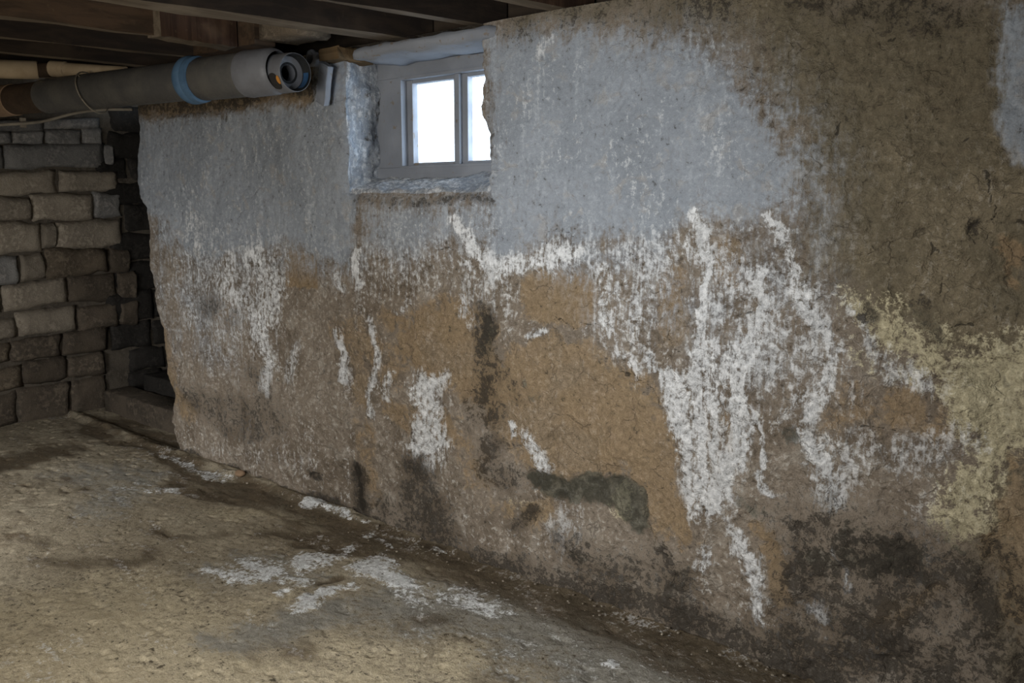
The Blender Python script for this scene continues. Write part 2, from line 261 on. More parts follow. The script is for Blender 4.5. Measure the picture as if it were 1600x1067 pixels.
  ('s',[(-1.321,0.262,0.0031,0.003),(-1.251,0.249,0.003,0.003),(-1.213,0.246,0.0022,0.0022)],0.8),
  ('s',[(-1.265,0.213,0.003,0.003),(-1.282,0.149,0.0045,0.0045)],0.8),
  ('s',[(-0.822,0.239,0.0024,0.0027),(-0.765,0.257,0.0023,0.0026),(-0.727,0.253,0.0017,0.002)],0.7),
  ('s',[(-1.555,0.477,0.0025,0.0023),(-1.458,0.498,0.0024,0.0022),(-1.392,0.446,0.0031,0.0029),(-1.383,0.32,0.0031,0.003)],0.8),
  ('s',[(-1.893,0.407,0.0029,0.0025),(-1.861,0.38,0.0038,0.0033)],0.6),
  ('s',[(-2.199,0.25,0.0033,0.0027),(-2.112,0.183,0.0043,0.0036)],0.5),
  ('s',[(-4.198,0.789,0.006,0.0033),(-4.18,0.72,0.0061,0.0034)],0.5),
  ('s',[(-3.834,0.567,0.0054,0.0032),(-3.656,0.624,0.0053,0.0032),(-3.497,0.546,0.0051,0.0032)],0.6),
  ('s',[(-1.075,1.573,0.0018,0.0017),(-1.048,1.441,0.0018,0.0017)],0.4),
  ('s',[(-0.867,1.459,0.0017,0.0017),(-0.848,1.419,0.0017,0.0017)],0.6),
  ('s',[(-0.692,1.578,0.0015,0.0015),(-0.682,1.527,0.0015,0.0015)],0.5),
  ('s',[(-0.748,1.614,0.0016,0.0016),(-0.707,1.599,0.0015,0.0016),(-0.685,1.574,0.0015,0.0016)],0.8),
  ('s',[(-1.696,1.738,0.0024,0.0019),(-1.709,1.722,0.0024,0.0019)],0.5),
 ],
}
FLOOR_MARKS={
 'white':[
  ('p',[(-2.443,-0.778),(-2.474,-0.688),(-2.455,-0.591),(-2.404,-0.521),(-2.367,-0.6),(-2.354,-0.692),(-2.37,-0.792)],0.019,1.0),
  ('p',[(-2.531,-0.389),(-2.564,-0.304),(-2.514,-0.229),(-2.404,-0.237),(-2.249,-0.292),(-2.178,-0.32),(-2.222,-0.412),(-2.336,-0.408),(-2.427,-0.44)],0.029,0.95),
  ('p',[(-2.737,-0.528),(-2.764,-0.419),(-2.692,-0.274),(-2.638,-0.332),(-2.623,-0.449),(-2.661,-0.558)],0.027,0.85),
  ('p',[(-2.909,-0.747),(-2.911,-0.671),(-2.778,-0.561),(-2.712,-0.631),(-2.725,-0.743),(-2.796,-0.788)],0.026,0.6),
  ('s',[(-2.671,-0.641,0.0416,0.0297),(-2.594,-0.577,0.0355,0.0267),(-2.574,-0.737,0.029,0.0205)],0.6),
  ('s',[(-2.741,-0.162,0.0299,0.0251),(-2.575,-0.16,0.0276,0.0244)],0.5),
  ('s',[(-1.008,0.026,0.0116,0.0199),(-0.92,0.023,0.0131,0.0234),(-0.818,0.026,0.0102,0.019),(-0.7,0.027,0.0094,0.0185)],0.95),
  ('s',[(-1.369,-0.337,0.016,0.0206),(-1.324,-0.33,0.013,0.0171)],0.8),
  ('s',[(-3.266,-0.081,0.0306,0.0229),(-3.044,-0.063,0.0349,0.0279),(-2.875,-0.049,0.026,0.0219)],0.6),
  ('s',[(-4.466,-0.12,0.0476,0.0266),(-4.184,-0.13,0.0539,0.0318),(-3.929,-0.09,0.0495,0.0314)],0.55),
  ('s',[(-2.165,-0.399,0.0676,0.0627),(-1.999,-0.296,0.0711,0.0728),(-1.806,-0.265,0.057,0.0634)],0.42),
  ('s',[(-2.317,-0.033,0.0149,0.015),(-2.249,-0.027,0.0145,0.0149)],0.6),
  ('s',[(-4.146,-0.507,0.0998,0.0515),(-3.922,-0.385,0.0751,0.0427)],0.35),
 ],
 'grey':[
  ('p',[(-2.334,-0.505),(-2.148,-0.209),(-1.741,-0.083),(-1.348,-0.094),(-1.063,-0.095),(-0.848,-0.104),(-0.81,-0.199),(-1.272,-0.581),(-1.712,-0.477),(-2.041,-0.638),(-2.25,-0.693)],0.095,0.9),
  ('s',[(-2.424,-1.064,0.0904,0.0578),(-2.348,-0.891,0.0991,0.0704),(-2.269,-0.678,0.0919,0.0735)],0.75),
  ('s',[(-2.977,-0.819,0.1157,0.07),(-2.82,-0.801,0.1078,0.0688)],0.5),
  ('s',[(-4.481,-0.587,0.288,0.1342),(-4.349,-0.338,0.2207,0.1165),(-3.909,-0.777,0.1736,0.0845)],0.6),
  ('s',[(-2.872,-0.655,0.1485,0.0994),(-2.617,-0.56,0.1341,0.1007)],0.6),
  ('s',[(-1.39,-0.414,0.1057,0.1313),(-1.197,-0.347,0.0852,0.118)],0.7),
 ],
 'damp':[
  ('s',[(-2.815,-0.099,0.0626,0.0527),(-2.308,-0.043,0.0693,0.0697),(-1.915,-0.017,0.0645,0.0751),(-1.571,0.005,0.0596,0.08),(-1.261,0.017,0.0492,0.0755),(-0.981,0.013,0.0408,0.0707)],1.1),
  ('s',[(-4.421,-0.114,0.1407,0.0794),(-3.774,-0.149,0.1388,0.0892),(-3.264,-0.158,0.1357,0.0987),(-2.758,-0.148,0.1449,0.1218),(-2.229,-0.124,0.14,0.1405),(-1.864,-0.082,0.131,0.1522),(-1.525,-0.064,0.1139,0.1521),(-1.224,-0.052,0.0943,0.1435),(-0.952,-0.052,0.0787,0.1348),(-0.746,-0.063,0.0606,0.1132)],1.0),
  ('s',[(-3.796,-0.281,0.0912,0.0556),(-3.563,-0.21,0.1181,0.0781),(-3.302,-0.167,0.107,0.0768)],0.9),
  ('s',[(-2.758,-0.148,0.0966,0.0812),(-2.442,-0.136,0.0934,0.087),(-2.858,-0.349,0.0728,0.0552)],0.8),
  ('s',[(-5.105,-0.772,0.1583,0.0606),(-5.12,-0.563,0.1917,0.0798),(-5.08,-0.363,0.1256,0.0569)],0.85),
  ('s',[(-5.101,-0.241,0.1001,0.0473),(-4.889,-0.066,0.0825,0.0432)],0.75),
  ('s',[(-4.586,-0.832,0.066,0.0272),(-4.501,-0.644,0.0663,0.03)],0.55),
  ('s',[(-4.057,-0.382,0.0888,0.0491),(-4.031,-0.308,0.0693,0.0396)],0.9),
  ('s',[(-4.321,-0.751,0.0509,0.0229),(-4.294,-0.604,0.0517,0.0249)],0.5),
  ('s',[(-3.424,-0.716,0.0722,0.0405),(-3.28,-0.522,0.0848,0.0535)],0.55),
  ('s',[(-3.505,-1.114,0.1099,0.0505),(-3.333,-1.036,0.0907,0.0452),(-3.224,-0.849,0.0644,0.0359)],0.5),
  ('s',[(-3.958,-1.12,0.1323,0.0545),(-3.793,-1.077,0.0781,0.0341)],0.4),
  ('s',[(-2.513,-0.547,0.0294,0.023),(-2.497,-0.497,0.0345,0.0276)],0.85),
  ('s',[(-2.731,-0.059,0.0607,0.0531),(-3.077,-0.393,0.093,0.0652)],0.65),
  ('s',[(-2.273,-0.992,0.077,0.0536),(-2.176,-0.86,0.0756,0.0577)],0.4),
  ('s',[(-5.429,-0.134,0.2241,0.1039),(-5.314,0.062,0.3183,0.1611),(-4.768,0.034,0.215,0.1192)],0.9),
  ('s',[(-2.973,-1.435,0.0694,0.0313),(-2.962,-1.398,0.0498,0.0229)],0.35),
  ('s',[(-1.934,-0.432,0.0736,0.0733),(-2.006,-0.551,0.0521,0.0482)],0.45),
 ],
 'beige':[
  ('p',[(-3.27,-1.535),(-3.233,-1.105),(-3.001,-0.913),(-2.549,-0.94),(-2.238,-1.015),(-2.11,-0.805),(-1.852,-0.697),(-1.648,-0.891),(-2.659,-1.726)],0.165,1.0),
  ('p',[(-1.792,-0.726),(-1.773,-0.538),(-1.642,-0.461),(-1.578,-0.568),(-1.628,-0.693)],0.035,0.95),
  ('s',[(-3.418,-0.372,0.1234,0.0797),(-3.231,-0.217,0.1029,0.0739),(-3.038,-0.214,0.0677,0.0513)],0.6),
  ('s',[(-2.538,-0.87,0.0735,0.0496),(-2.559,-0.691,0.0486,0.0352)],0.7),
  ('s',[(-1.163,-0.077,0.015,0.0232),(-0.968,-0.112,0.0152,0.0253)],0.7),
 ],
}
STONES=[
 ([(-0.518,1.932),(-0.036,1.979),(-0.042,1.913),(-0.524,1.871)],0.0),
 ([(-0.02,1.98),(0.327,2.018),(0.326,1.954),(-0.025,1.922)],0.0),
 ([(-0.526,1.856),(-0.243,1.888),(-0.246,1.821),(-0.532,1.794)],0.0),
 ([(-0.232,1.889),(-0.038,1.909),(-0.046,1.823),(-0.239,1.817)],0.0),
 ([(-0.026,1.91),(0.204,1.929),(0.196,1.831),(-0.03,1.82)],0.1),
 ([(0.217,1.934),(0.335,1.95),(0.33,1.838),(0.209,1.836)],0.0),
 ([(-0.568,1.77),(-0.297,1.79),(-0.305,1.659),(-0.58,1.643)],0.0),
 ([(-0.285,1.795),(0.339,1.838),(0.332,1.695),(-0.294,1.663)],0.0),
 ([(0.352,1.839),(0.405,1.842),(0.399,1.702),(0.345,1.696)],0.1),
 ([(-0.584,1.608),(0.019,1.648),(0.015,1.509),(-0.598,1.462)],0.3),
 ([(0.052,1.653),(0.417,1.65),(0.421,1.53),(0.045,1.518)],0.5),
 ([(-0.6,1.446),(-0.437,1.462),(-0.443,1.319),(-0.613,1.306)],0.3),
 ([(-0.421,1.47),(-0.154,1.479),(-0.164,1.33),(-0.435,1.327)],0.5),
 ([(-0.142,1.487),(0.242,1.502),(0.232,1.332),(-0.148,1.33)],0.4),
 ([(0.255,1.511),(0.434,1.521),(0.43,1.347),(0.246,1.336)],0.2),
 ([(-0.615,1.291),(-0.466,1.303),(-0.477,1.103),(-0.633,1.095)],0.4),
 ([(-0.451,1.311),(-0.11,1.312),(-0.119,1.119),(-0.462,1.119)],0.6),
 ([(-0.1,1.295),(-0.023,1.302),(-0.028,1.149),(-0.109,1.144)],0.6),
 ([(-0.005,1.315),(0.418,1.32),(0.422,1.135),(-0.017,1.136)],0.5),
 ([(-0.636,1.072),(-0.449,1.094),(-0.465,0.924),(-0.651,0.914)],0.3),
 ([(-0.441,1.101),(-0.269,1.101),(-0.281,0.927),(-0.458,0.923)],0.2),
 ([(-0.254,1.104),(-0.112,1.11),(-0.11,0.952),(-0.265,0.934)],0.4),
 ([(-0.086,1.13),(0.303,1.122),(0.309,0.964),(-0.094,0.943)],0.7),
 ([(0.335,1.121),(0.463,1.12),(0.459,0.955),(0.326,0.958)],0.8),
 ([(-0.653,0.891),(-0.393,0.91),(-0.4,0.745),(-0.668,0.74)],0.3),
 ([(-0.374,0.909),(0.011,0.927),(0.011,0.782),(-0.377,0.751)],0.4),
 ([(0.041,0.938),(0.361,0.943),(0.356,0.76),(0.035,0.762)],0.8),
 ([(0.384,0.941),(0.501,0.943),(0.491,0.757),(0.374,0.749)],0.9),
 ([(-0.672,0.7),(-0.325,0.699),(-0.332,0.577),(-0.686,0.549)],0.5),
 ([(-0.308,0.719),(0.067,0.742),(0.062,0.582),(-0.31,0.57)],0.5),
 ([(0.087,0.731),(0.346,0.742),(0.342,0.577),(0.082,0.566)],0.8),
 ([(0.368,0.736),(0.495,0.747),(0.487,0.574),(0.36,0.575)],0.9),
 ([(-0.689,0.525),(-0.37,0.535),(-0.376,0.43),(-0.702,0.384)],0.7),
 ([(-0.354,0.546),(-0.054,0.551),(-0.058,0.41),(-0.363,0.403)],0.8),
 ([(-0.033,0.558),(0.249,0.56),(0.246,0.413),(-0.041,0.416)],0.9),
 ([(-0.705,0.356),(-0.316,0.37),(-0.324,0.237),(-0.724,0.162)],0.7),
 ([(-0.299,0.384),(-0.022,0.387),(-0.03,0.244),(-0.308,0.238)],0.85),
 ([(-0.005,0.393),(0.236,0.396),(0.233,0.238),(-0.013,0.251)],0.95),
 ([(-0.726,0.142),(-0.354,0.212),(-0.368,0.005),(-0.744,-0.041)],0.9),
 ([(-0.338,0.217),(-0.016,0.215),(-0.037,-0.041),(-0.347,-0.017)],0.9),
 ([(-0.002,0.226),(0.231,0.22),(0.21,-0.044),(-0.018,-0.022)],1.0),
]
EDGE=[(2.2,-4.8),(1.928,-4.805),(1.867,-4.799),(1.634,-4.865),(1.469,-4.853),(1.413,-4.762),(1.134,-4.788),(1.022,-4.766),(0.906,-4.806),(0.832,-4.771),(0.704,-4.706),(0.531,-4.708),(0.377,-4.691),(0.306,-4.649),(0.145,-4.67),(0.034,-4.625),(0.001,-4.593),(-0.1,-4.58)]
# ---------------------------------------------------------------- noise on numpy arrays
_rng = np.random.default_rng(11)
_LAT = _rng.random((256, 256)).astype(np.float32)
def vnoise(x, y, s=0):
    xi = np.floor(x).astype(np.int64); yi = np.floor(y).astype(np.int64)
    fx = (x-xi).astype(np.float32); fy = (y-yi).astype(np.float32)
    fx = fx*fx*(3-2*fx); fy = fy*fy*(3-2*fy)
    xi = xi+s*37; yi = yi+s*91
    a = _LAT[xi & 255, yi & 255]; b = _LAT[(xi+1) & 255, yi & 255]
    c = _LAT[xi & 255, (yi+1) & 255]; d = _LAT[(xi+1) & 255, (yi+1) & 255]
    return (a+(b-a)*fx)*(1-fy)+(c+(d-c)*fx)*fy
def fbm(x, y, f, octv=4, s=0, gain=.5):
    t = 0; a = 1.0; n = 0
    for i in range(octv):
        t = t+a*vnoise(x*f+i*13.7, y*f+i*7.3, s+i); n += a; a *= gain; f *= 2.03
    return t/n
def ridge(x, y, f, octv=3, s=0):
    t = 0; a = 1.0; n = 0
    for i in range(octv):
        t = t+a*(1-np.abs(2*vnoise(x*f+i*3.1, y*f+i*9.7, s+i)-1)); n += a; a *= .5; f *= 2.1
    return t/n
def sst(a, b, v):
    t = np.clip((v-a)/(b-a), 0, 1); return t*t*(3-2*t)

# a mark is a polygon or a brush stroke in metres on the surface; gives a soft field per vertex
def mark_field(marks, X, Y):
    out = np.zeros(X.shape, np.float32)
    for m in marks:
        if m[0] == 'p':
            pts = np.array(m[1]); fe = max(m[2], .004)
            lo = pts.min(0)-fe*2.3; hi = pts.max(0)+fe*2.3
            k = np.nonzero((X > lo[0]) & (X < hi[0]) & (Y > lo[1]) & (Y < hi[1]))[0]
            if len(k) == 0: continue
            x = X[k]; y = Y[k]; d = np.full(len(k), 9.0, np.float32); ins = np.zeros(len(k), bool)
            n = len(pts)
            for i in range(n):
                ax, ay = pts[i]; bx, by = pts[(i+1) % n]
                ex, ey = bx-ax, by-ay; L = ex*ex+ey*ey+1e-12
                t = np.clip(((x-ax)*ex+(y-ay)*ey)/L, 0, 1)
                d = np.minimum(d, np.hypot(x-ax-t*ex, y-ay-t*ey))
                if ay != by:
                    c = ((ay > y) != (by > y)) & (x < (bx-ax)*(y-ay)/(by-ay)+ax)
                    ins ^= c
            sd = np.where(ins, d, -d)
            v = m[3]*sst(-fe*2.2, fe*1.8, sd)
        else:
            pts = m[1]
            rm = max(max(p[2], p[3]) for p in pts)*2.0
            xs = [p[0] for p in pts]; ys = [p[1] for p in pts]
            k = np.nonzero((X > min(xs)-rm) & (X < max(xs)+rm) & (Y > min(ys)-rm) & (Y < max(ys)+rm))[0]
            if len(k) == 0: continue
            x = X[k]; y = Y[k]; d = np.full(len(k), 9.0, np.float32)
            seg = list(zip(pts[:-1], pts[1:])) if len(pts) > 1 else [(pts[0], pts[0])]
            for p, q in seg:
                rx = (p[2]+q[2])/2; ry = (p[3]+q[3])/2
                ex, ey = (q[0]-p[0])/rx, (q[1]-p[1])/ry; L = ex*ex+ey*ey+1e-9
                ux = (x-p[0])/rx; uy = (y-p[1])/ry
                t = np.clip((ux*ex+uy*ey)/L, 0, 1)
                d = np.minimum(d, np.hypot(ux-t*ex, uy-t*ey))
            v = m[2]*(1-sst(.15, 1.9, d))
        out[k] = np.maximum(out[k], v)
    return out

# ---------------------------------------------------------------- mesh and tag helpers
def link(name, me, mat, parent=None, smooth=False):
    if mat is not None:
        me.materials.append(mat)
    o = bpy.data.objects.new(name, me); COL.objects.link(o)
    if parent is not None: o.parent = parent
    if smooth:
        me.polygons.foreach_set('use_smooth', [True]*len(me.polygons))
    return o
def from_bm(name, bm, mat, parent=None, smooth=False):
    me = bpy.data.meshes.new(name); bm.normal_update(); bm.to_mesh(me); bm.free()
    return link(name, me, mat, parent, smooth)
def np_mesh(name, V, Q):
    me = bpy.data.meshes.new(name)
    V = np.ascontiguousarray(V, np.float32); Q = np.ascontiguousarray(Q, np.int32)
    me.vertices.add(len(V)); me.vertices.foreach_set('co', V.ravel())
    me.loops.add(Q.size); me.loops.foreach_set('vertex_index', Q.ravel())
    me.polygons.add(len(Q)); me.polygons.foreach_set('loop_start', np.arange(0, Q.size, 4, dtype=np.int32))
    me.polygons.foreach_set('use_smooth', np.ones(len(Q), bool))
    me.update(); me.validate()
    return me
def set_col(me, name, arrs):
    a = me.attributes.new(name, 'FLOAT_COLOR', 'POINT')
    a.data.foreach_set('color', np.stack(arrs, 1).astype(np.float32).ravel())
def tag(o, label, cat, group=None):
    o['label'] = label; o['category'] = cat
    if group: o['group'] = group
    return o
def struct(o):
    o['kind'] = 'structure'; return o
def empty(name, loc=(0, 0, 0)):
    o = bpy.data.objects.new(name, None); COL.objects.link(o); o.location = loc
    o.empty_display_size = .1
    return o
def add_box(bm, lo, hi, jit=0, cuts=0, bev=0, rnd=None):
    b2 = bmesh.new()
    bmesh.ops.create_cube(b2, size=1.0)
    for v in b2.verts:
        v.co = Vector([lo[i]+(v.co[i]+.5)*(hi[i]-lo[i]) for i in range(3)])
    if bev:
        bmesh.ops.bevel(b2, geom=list(b2.edges), offset=bev, segments=2, affect='EDGES', profile=.6)
    if cuts:
        k = max(range(3), key=lambda i: hi[i]-lo[i])
        le = [e for e in b2.edges if abs((e.verts[0].co-e.verts[1].co)[k]) > .5*(hi[k]-lo[k])]
        bmesh.ops.subdivide_edges(b2, edges=le, cuts=cuts, use_grid_fill=True)
    if jit:
        R = rnd or random
        for v in b2.verts:
            v.co += Vector((R.uniform(-jit, jit), R.uniform(-jit, jit), R.uniform(-jit, jit)))
    me = bpy.data.meshes.new('tmp'); b2.to_mesh(me); b2.free()
    bm.from_mesh(me); bpy.data.meshes.remove(me)
def frame_of(d):
    d = d.normalized(); up = Vector((0, 0, 1)) if abs(d.z) < .9 else Vector((1, 0, 0))
    a = d.cross(up).normalized(); return a, a.cross(d).normalized()
def add_lathe(bm, p0, axis, prof, n=28, cap0=False, cap1=False):
    """prof: list of (distance along axis, radius)"""
    axis = axis.normalized(); a, b_ = frame_of(axis); rings = []
    for t, r in prof:
        c = p0+axis*t
        rings.append([bm.verts.new(c+a*(r*math.cos(2*PI*i/n))+b_*(r*math.sin(2*PI*i/n))) for i in range(n)])
    for A, B in zip(rings[:-1], rings[1:]):
        for i in range(n):
            bm.faces.new((A[i], A[(i+1) % n], B[(i+1) % n], B[i]))
    if cap0: bm.faces.new(list(reversed(rings[0])))
    if cap1: bm.faces.new(rings[-1])
def add_tube(bm, pts, r, n=8):
    pts = [Vector(p) for p in pts]; rings = []
    for i, p in enumerate(pts):
        d = (pts[min(i+1, len(pts)-1)]-pts[max(i-1, 0)])
        a, b_ = frame_of(d)
        rr = r[i] if isinstance(r, (list, tuple)) else r
        rings.append([bm.verts.new(p+a*(rr*math.cos(2*PI*k/n))+b_*(rr*math.sin(2*PI*k/n))) for k in range(n)])
    for A, B in zip(rings[:-1], rings[1:]):
        for i in range(n):
            bm.faces.new((A[i], A[(i+1) % n], B[(i+1) % n], B[i]))
    bm.faces.new(list(reversed(rings[0]))); bm.faces.new(rings[-1])
    bmesh.ops.recalc_face_normals(bm, faces=bm.faces)
def smooth_path(pts, k=6):
    P = [Vector(p) for p in pts]; out = []
    for i in range(len(P)-1):
        p0 = P[max(i-1, 0)]; p1 = P[i]; p2 = P[i+1]; p3 = P[min(i+2, len(P)-1)]
        for j in range(k):
            t = j/k
            out.append(.5*((2*p1)+(p2-p0)*t+(2*p0-5*p1+4*p2-p3)*t*t+(3*p1-p0-3*p2+p3)*t**3))
    out.append(P[-1]); return out

# ---------------------------------------------------------------- node helpers
class NG:
    def __init__(s, name):
        s.m = bpy.data.materials.new(name); s.m.use_nodes = True
        s.t = s.m.node_tree; s.t.nodes.clear()
        s.out = s.n('ShaderNodeOutputMaterial')
        s.b = s.n('ShaderNodeBsdfPrincipled'); s.l(s.b.outputs[0], s.out.inputs[0])
        s.b.inputs['Roughness'].default_value = .9
        s.b.inputs['Specular IOR Level'].default_value = .25
        s.obj = s.n('ShaderNodeTexCoord').outputs['Object']
    def n(s, k): return s.t.nodes.new(k)
    def l(s, a, b): s.t.links.new(a, b)
    def put(s, sock, v):
        if hasattr(v, 'node'): s.l(v, sock)
        elif isinstance(v, (tuple, list)): sock.default_value = (*v, 1) if len(v) == 3 and len(sock.default_value) == 4 else v
        else: sock.default_value = v
    def math(s, op, a, b=0.0, c=None, clamp=False):
        n = s.n('ShaderNodeMath'); n.operation = op; n.use_clamp = clamp
        s.put(n.inputs[0], a); s.put(n.inputs[1], b)
        if c is not None: s.put(n.inputs[2], c)
        return n.outputs[0]
    def map(s, scale=(1, 1, 1), loc=(0, 0, 0), rot=(0, 0, 0), src=None):
        n = s.n('ShaderNodeMapping'); s.l(src or s.obj, n.inputs[0])
        n.inputs['Scale'].default_value = scale; n.inputs['Location'].default_value = loc; n.inputs['Rotation'].default_value = rot
        return n.outputs[0]
    def noise(s, scale, det=4, rough=.55, dist=0, vec=None):
        n = s.n('ShaderNodeTexNoise'); s.l(vec or s.obj, n.inputs['Vector'])
        n.inputs['Scale'].default_value = scale; n.inputs['Detail'].default_value = det
        n.inputs['Roughness'].default_value = rough; n.inputs['Distortion'].default_value = dist
        return n.outputs[0]
    def voro(s, scale, feat='F1', vec=None, out=0, rnd=1):
        n = s.n('ShaderNodeTexVoronoi'); s.l(vec or s.obj, n.inputs['Vector']); n.feature = feat
        n.inputs['Scale'].default_value = scale; n.inputs['Randomness'].default_value = rnd
        return n.outputs[out]
    def step(s, v, lo, hi, to0=0.0, to1=1.0):
        n = s.n('ShaderNodeMapRange'); n.interpolation_type = 'SMOOTHSTEP'
        s.put(n.inputs[0], v); n.inputs[1].default_value = lo; n.inputs[2].default_value = hi
        n.inputs[3].default_value = to0; n.inputs[4].default_value = to1
        return n.outputs[0]
    def mix(s, f, a, b, mode='MIX'):
        n = s.n('ShaderNodeMix'); n.data_type = 'RGBA'; n.blend_type = mode
        s.put(n.inputs[0], f); s.put(n.inputs[6], a); s.put(n.inputs[7], b)
        return n.outputs[2]
    def attr(s, name):
        n = s.n('ShaderNodeAttribute'); n.attribute_name = name
        sp = s.n('ShaderNodeSeparateColor'); s.l(n.outputs['Color'], sp.inputs[0])
        return sp.outputs[0], sp.outputs[1], sp.outputs[2], n.outputs['Alpha']
    def bump(s, h, dist=.004, st=1.0, prev=None):
        n = s.n('ShaderNodeBump'); s.l(h, n.inputs['Height']); n.inputs['Distance'].default_value = dist
        n.inputs['Strength'].default_value = st
        if prev is not None: s.l(prev, n.inputs['Normal'])
        return n.outputs[0]
    def fin(s, col, rough=None, normal=None):
        s.put(s.b.inputs['Base Color'], col)
        if rough is not None: s.put(s.b.inputs['Roughness'], rough)
        if normal is not None: s.l(normal, s.b.inputs['Normal'])
        return s.m
    def spread(s, n, k=3.2):
        """stretch a noise so that its values fill 0..1"""
        return s.math('MULTIPLY_ADD', s.math('SUBTRACT', n, .5), k, .5, clamp=True)
    def wsum(s, *pairs):
        v = None
        for n, w in pairs:
            t = s.math('MULTIPLY', n, w)
            v = t if v is None else s.math('ADD', v, t)
        return v
    # a soft mark field broken up by a noise that fills 0..1: the mark covers about as much as the field says
    def ragged(s, f, noise, amp, w, mid=.5):
        v = s.math('MULTIPLY_ADD', s.math('SUBTRACT', noise, .5), amp, f)
        v = s.math('MULTIPLY', v, s.step(f, .03, .22))
        return s.step(v, mid-w, mid+w)

# ---------------------------------------------------------------- materials
def grain(g, col, *fs):
    v = None
    for f in fs: v = f if v is None else g.math('MULTIPLY', v, f)
    gc = g.n('ShaderNodeCombineColor')
    for i in range(3): g.l(v, gc.inputs[i])
    return g.mix(1.0, col, gc.outputs[0], 'MULTIPLY')
def wall_material():
    g = NG('old_lime_plaster')
    wash_light, salt, ochre, mould_shade = g.attr('mark_a')
    olive, green, cream, pit = g.attr('mark_b')
    nb = g.spread(g.noise(3.0, 5, .55, .4), 3.4)          # hand-sized clouds
    nm = g.spread(g.noise(13, 7, .62, .5), 3.2)           # thumb-sized
    nf = g.spread(g.noise(52, 6, .65, .3), 3.0)           # grit
    ng = g.spread(g.noise(210, 4, .7), 2.6)               # sand
    drip = g.spread(g.noise(1, 6, .6, .5, g.map((15, 15, 2.6))), 3.2)
    dripf = g.spread(g.noise(1, 6, .65, .6, g.map((75, 75, 11))), 3.0)
    blot = g.spread(g.wsum((nb, .35), (nm, .4), (nf, .25)), 1.7)
    mott = g.spread(g.wsum((nm, .35), (nf, .4), (ng, .25)), 1.8)
    runs = g.spread(g.wsum((drip, .3), (dripf, .5), (nf, .2)), 1.8)
    base = g.mix(g.step(nb, .2, .8), BASE1, BASE2)
    base = g.mix(g.step(nm, .45, .95, 0, .85), base, BASE3)
    base = g.mix(g.step(nf, .62, .95, 0, .6), base, BASE4)
    # olive plaster of the unpainted near end, dim light put into its tone
    oc = g.mix(nm, OLIVE1, OLIVE2)
    oc = g.mix(g.step(nb, .45, .95, 0, .8), oc, OLIVE3)
    mo = g.step(g.math('MULTIPLY_ADD', g.math('SUBTRACT', blot, .5), .5, olive), .2, .8)
    col = g.mix(mo, base, oc)
    # cream lime coat
    mc = g.ragged(cream, mott, 1.1, .22)
    col = g.mix(g.math('MULTIPLY', mc, .9), col, g.mix(nf, CREAM2, CREAM1))
    # ochre bare render
    mk = g.ragged(ochre, blot, .9, .2)
    occ = g.mix(nm, OCHRE1, OCHRE2)
    occ = g.mix(g.step(nb, .5, 1.0, 0, .6), occ, OCHRE3)
    col = g.mix(g.math('MULTIPLY', mk, .9), col, occ)
    # blue-grey limewash, thin where worn, with cool light put into its colour
    mw = g.step(g.math('MULTIPLY_ADD', g.math('SUBTRACT', g.spread(g.wsum((blot, .55), (runs, .45)), 1.3), .5), g.math('MULTIPLY', g.step(wash_light, .05, .5), .62), wash_light), .14, .86)
    wc = g.mix(nb, WASH_LIGHT1, WASH_LIGHT2)
    wc = g.mix(g.step(drip, .5, 1.0, 0, .4), wc, WASH_LIGHT3)
    wc = g.mix(g.step(nm, .6, 1.0, 0, .35), wc, BASE3)
    col = g.mix(g.math('MULTIPLY', mw, .93), col, wc)
    # salts: runs and crusts
    ms = g.ragged(salt, g.spread(g.wsum((runs, .55), (nf, .28), (ng, .17)), 1.5), 1.15, .34)
    ms = g.math('MULTIPLY', ms, g.step(salt, .1, .8, .45, 1.0))
    veil = g.math('MULTIPLY', g.step(g.spread(g.wsum((runs, .4), (nf, .35), (ng, .25)), 1.5), .60, .98), g.step(nb, .3, .85, .08, .45))
    col = g.mix(g.math('MULTIPLY', g.math('MAXIMUM', ms, g.math('MULTIPLY', g.math('MULTIPLY', veil, g.math('MULTIPLY_ADD', mk, -.75, 1.0)), g.step(olive, .1, .7, 1, .25))), .94), col, g.mix(nf, SALT1, SALT2))
    # algae; mould, with wall-top dimness put into the same colour
    mg = g.ragged(green, blot, .9, .24)
    col = g.mix(g.math('MULTIPLY', mg, .86), col, g.mix(g.step(nm, .35, .95), GREEN1, GREEN2))
    mm = g.ragged(mould_shade, g.spread(g.wsum((nm, .22), (nf, .38), (ng, .26), (nb, .14)), 1.9), 1.3, .30)
    col = g.mix(g.math('MULTIPLY', mm, .9), col, g.mix(g.wsum((nm, .5), (nf, .5)), MOULD_SHADE1, MOULD_SHADE2))
    # craze lines of the dried render
    wv = g.n('ShaderNodeVectorMath'); wv.operation = 'MULTIPLY_ADD'
    nv = g.n('ShaderNodeTexNoise'); g.l(g.obj, nv.inputs['Vector']); nv.inputs['Scale'].default_value = 14; nv.inputs['Detail'].default_value = 4
    g.l(nv.outputs['Color'], wv.inputs[0]); wv.inputs[1].default_value = (.11, .11, .11); g.l(g.obj, wv.inputs[2])
    craze = g.step(g.voro(8.5, 'DISTANCE_TO_EDGE', wv.outputs[0]), .0, .030, 1, 0)
    craze = g.math('MULTIPLY', craze, g.math('MULTIPLY', g.step(nm, .45, .8), g.step(mw, .3, .9, 1, .45)))
    craze2 = g.step(g.voro(26, 'DISTANCE_TO_EDGE', wv.outputs[0]), .0, .05, 1, 0)
    craze2 = g.math('MULTIPLY', craze2, g.math('MULTIPLY', g.step(nb, .5, .95), g.step(mw, .3, .9, .8, .2)))
    craze = g.math('MAXIMUM', craze, g.math('MULTIPLY', craze2, .7))
